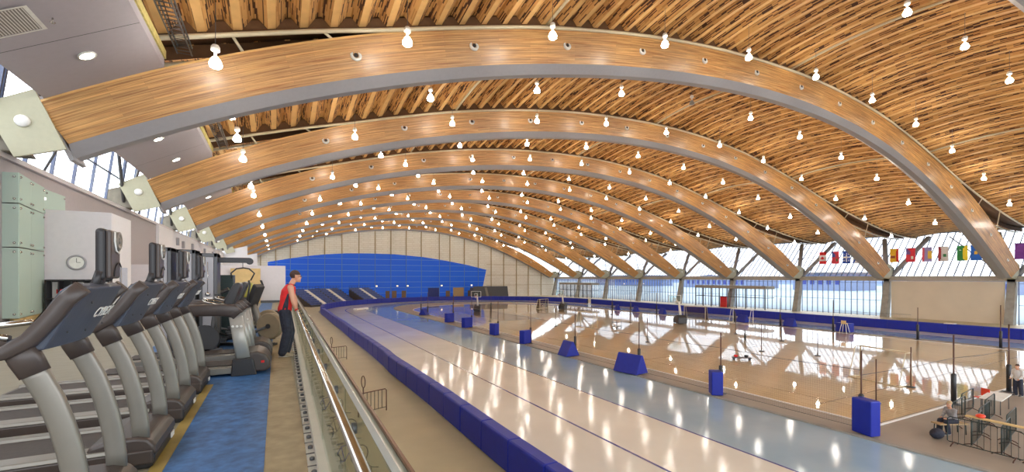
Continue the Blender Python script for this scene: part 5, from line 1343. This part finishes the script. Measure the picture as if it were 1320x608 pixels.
person((36.4, 8.75, .006), PI * .9, JW, 'person in pale shirt and black trousers standing at the right court edge', 'white_cloth', 'black_cloth', 'blackp', sleeves=True, vox=.014)
bg = MB().ell((0, 0, .2), (.34, .22, .21)).build('duffel_bag', M['black_cloth'], None); bg.location = (23.9, 8.0, .006); tag(bg, 'black bag on the floor before the seated person', 'bag')
bg = MB().ell((0, 0, .16), (.3, .2, .16)).build('jacket', M['orange'], None); bg.location = (23.99, 6.75, 1.172); bg.scale = (.7, .7, .5); tag(bg, 'small orange jacket bundled on the plank', 'jacket')

# ================================================================== LIGHT
w = bpy.data.worlds.new('sky'); sc.world = w; w.use_nodes = True; nt = w.node_tree; bgn = nt.nodes['Background']
tc = N(nt, 'ShaderNodeTexCoord'); sx = N(nt, 'ShaderNodeSeparateXYZ'); nt.links.new(tc.outputs['Generated'], sx.inputs[0])
r = N(nt, 'ShaderNodeValToRGB'); e = r.color_ramp.elements; e[0].position = .48; e[0].color = (.62, .72, .86, 1); e[1].position = .62; e[1].color = (.80, .90, 1.0, 1)
mr = N(nt, 'ShaderNodeMapRange'); mr.inputs['From Min'].default_value = -1; nt.links.new(sx.outputs['Z'], mr.inputs['Value'])
nt.links.new(mr.outputs[0], r.inputs['Fac'])
no = N(nt, 'ShaderNodeTexNoise'); no.inputs['Scale'].default_value = 3; no.inputs['Detail'].default_value = 5; nt.links.new(tc.outputs['Generated'], no.inputs['Vector'])
mx = N(nt, 'ShaderNodeMix', data_type='RGBA', blend_type='MIX'); nt.links.new(no.outputs['Fac'], mx.inputs[0]); nt.links.new(r.outputs['Color'], mx.inputs[6]); mx.inputs[7].default_value = (1, 1, 1, 1)
nt.links.new(mx.outputs[2], bgn.inputs['Color']); bgn.inputs['Strength'].default_value = 4.6
sc.view_settings.view_transform = 'Standard'; sc.view_settings.look = 'None'; sc.view_settings.gamma = 1; sc.view_settings.use_curve_mapping = False
sc.view_settings.exposure = -0.12
sc.cycles.max_bounces = 8; sc.cycles.diffuse_bounces = 4; sc.cycles.transparent_max_bounces = 24; sc.cycles.glossy_bounces = 3
sc.cycles.use_denoising = True; sc.cycles.sample_clamp_indirect = 8

# ---- label the lamps by what can be seen: row, then order inside the row
bpy.context.view_layer.update(); dg = bpy.context.evaluated_depsgraph_get()
rowsv = {}; drop = []
C0 = Vector((0, 0, HC))
for (r_, rk, k, x) in LAMPS:
    c = r_.location; px, py, d = proj(c)
    vis = False
    if d > 1 and -6 < px < 1326 and -12 < py < 612:
        mine = {ch.name for ch in r_.children}; sd = Vector((cs, -sn, 0))
        for off in ((0, 0), (.2, 0), (-.2, 0), (0, .35), (0, -.2), (0, .8)):
            q = c + sd * off[0] + Vector((0, 0, off[1])); dv = q - C0; L_ = dv.length; dv.normalize(); og = C0.copy(); rem = L_; ok = True
            for _ in range(14):
                hit, hp, hn, hi, ho, hm = sc.ray_cast(dg, og, dv, distance=rem - .3 if rem > .3 else .01)
                if not hit: break
                if ho.name in mine or any(s_.material and ('glass' in s_.material.name or 'netting' in s_.material.name) and 'lamp' not in s_.material.name for s_ in ho.material_slots):
                    if ho.name in mine: break
                    og = hp + dv * .01; rem = L_ - (og - C0).length; continue
                ok = False; break
            if ok: vis = True; break
    if vis: rowsv.setdefault((rk, k), []).append((px, r_))
    else: drop.append((r_, d, px, py))
def rowname(rk, k):
    if rk == 'A':
        return 'row just before the %s full arch' % ordw(k) if k >= 0 else 'row nearest the camera'
    return ('row between the %s and %s full arches' % (ordw(k), ordw(k + 1)) if k < 7 else 'row just past the eighth full arch') if k >= 0 else 'topmost row before the first full arch'
for (rk, k), L_ in rowsv.items():
    L_.sort(key=lambda q: q[0])
    for i, (px, r_) in enumerate(L_):
        off = (rk == 'B' and k == 0 and abs(r_.location.x - 30.5) < .1)
        r_['label'] = '%s pendant lamp, %s from left, %s' % ('unlit grey' if off else 'lit globe', ordw(i), rowname(rk, k))
        r_['group'] = 'pendant lamps ' + rowname(rk, k)
        if off:
            for ch in r_.children:
                if ch.name.startswith('glass_bell'): ch.data = ch.data.copy(); ch.data.materials.clear(); ch.data.materials.append(M['off_lamp'])
# lamps the picture does not show at all but which still light the hall keep a shared label
for (r_, d, px, py) in drop:
    if d < 1 or (r_.location.y < 10): r_['label'] = 'lit globe pendant lamp outside the picture near the camera'
    else: r_['label'] = 'lit globe pendant lamp hidden behind an arch or beyond the frame'
    r_['group'] = 'pendant lamps out of sight'
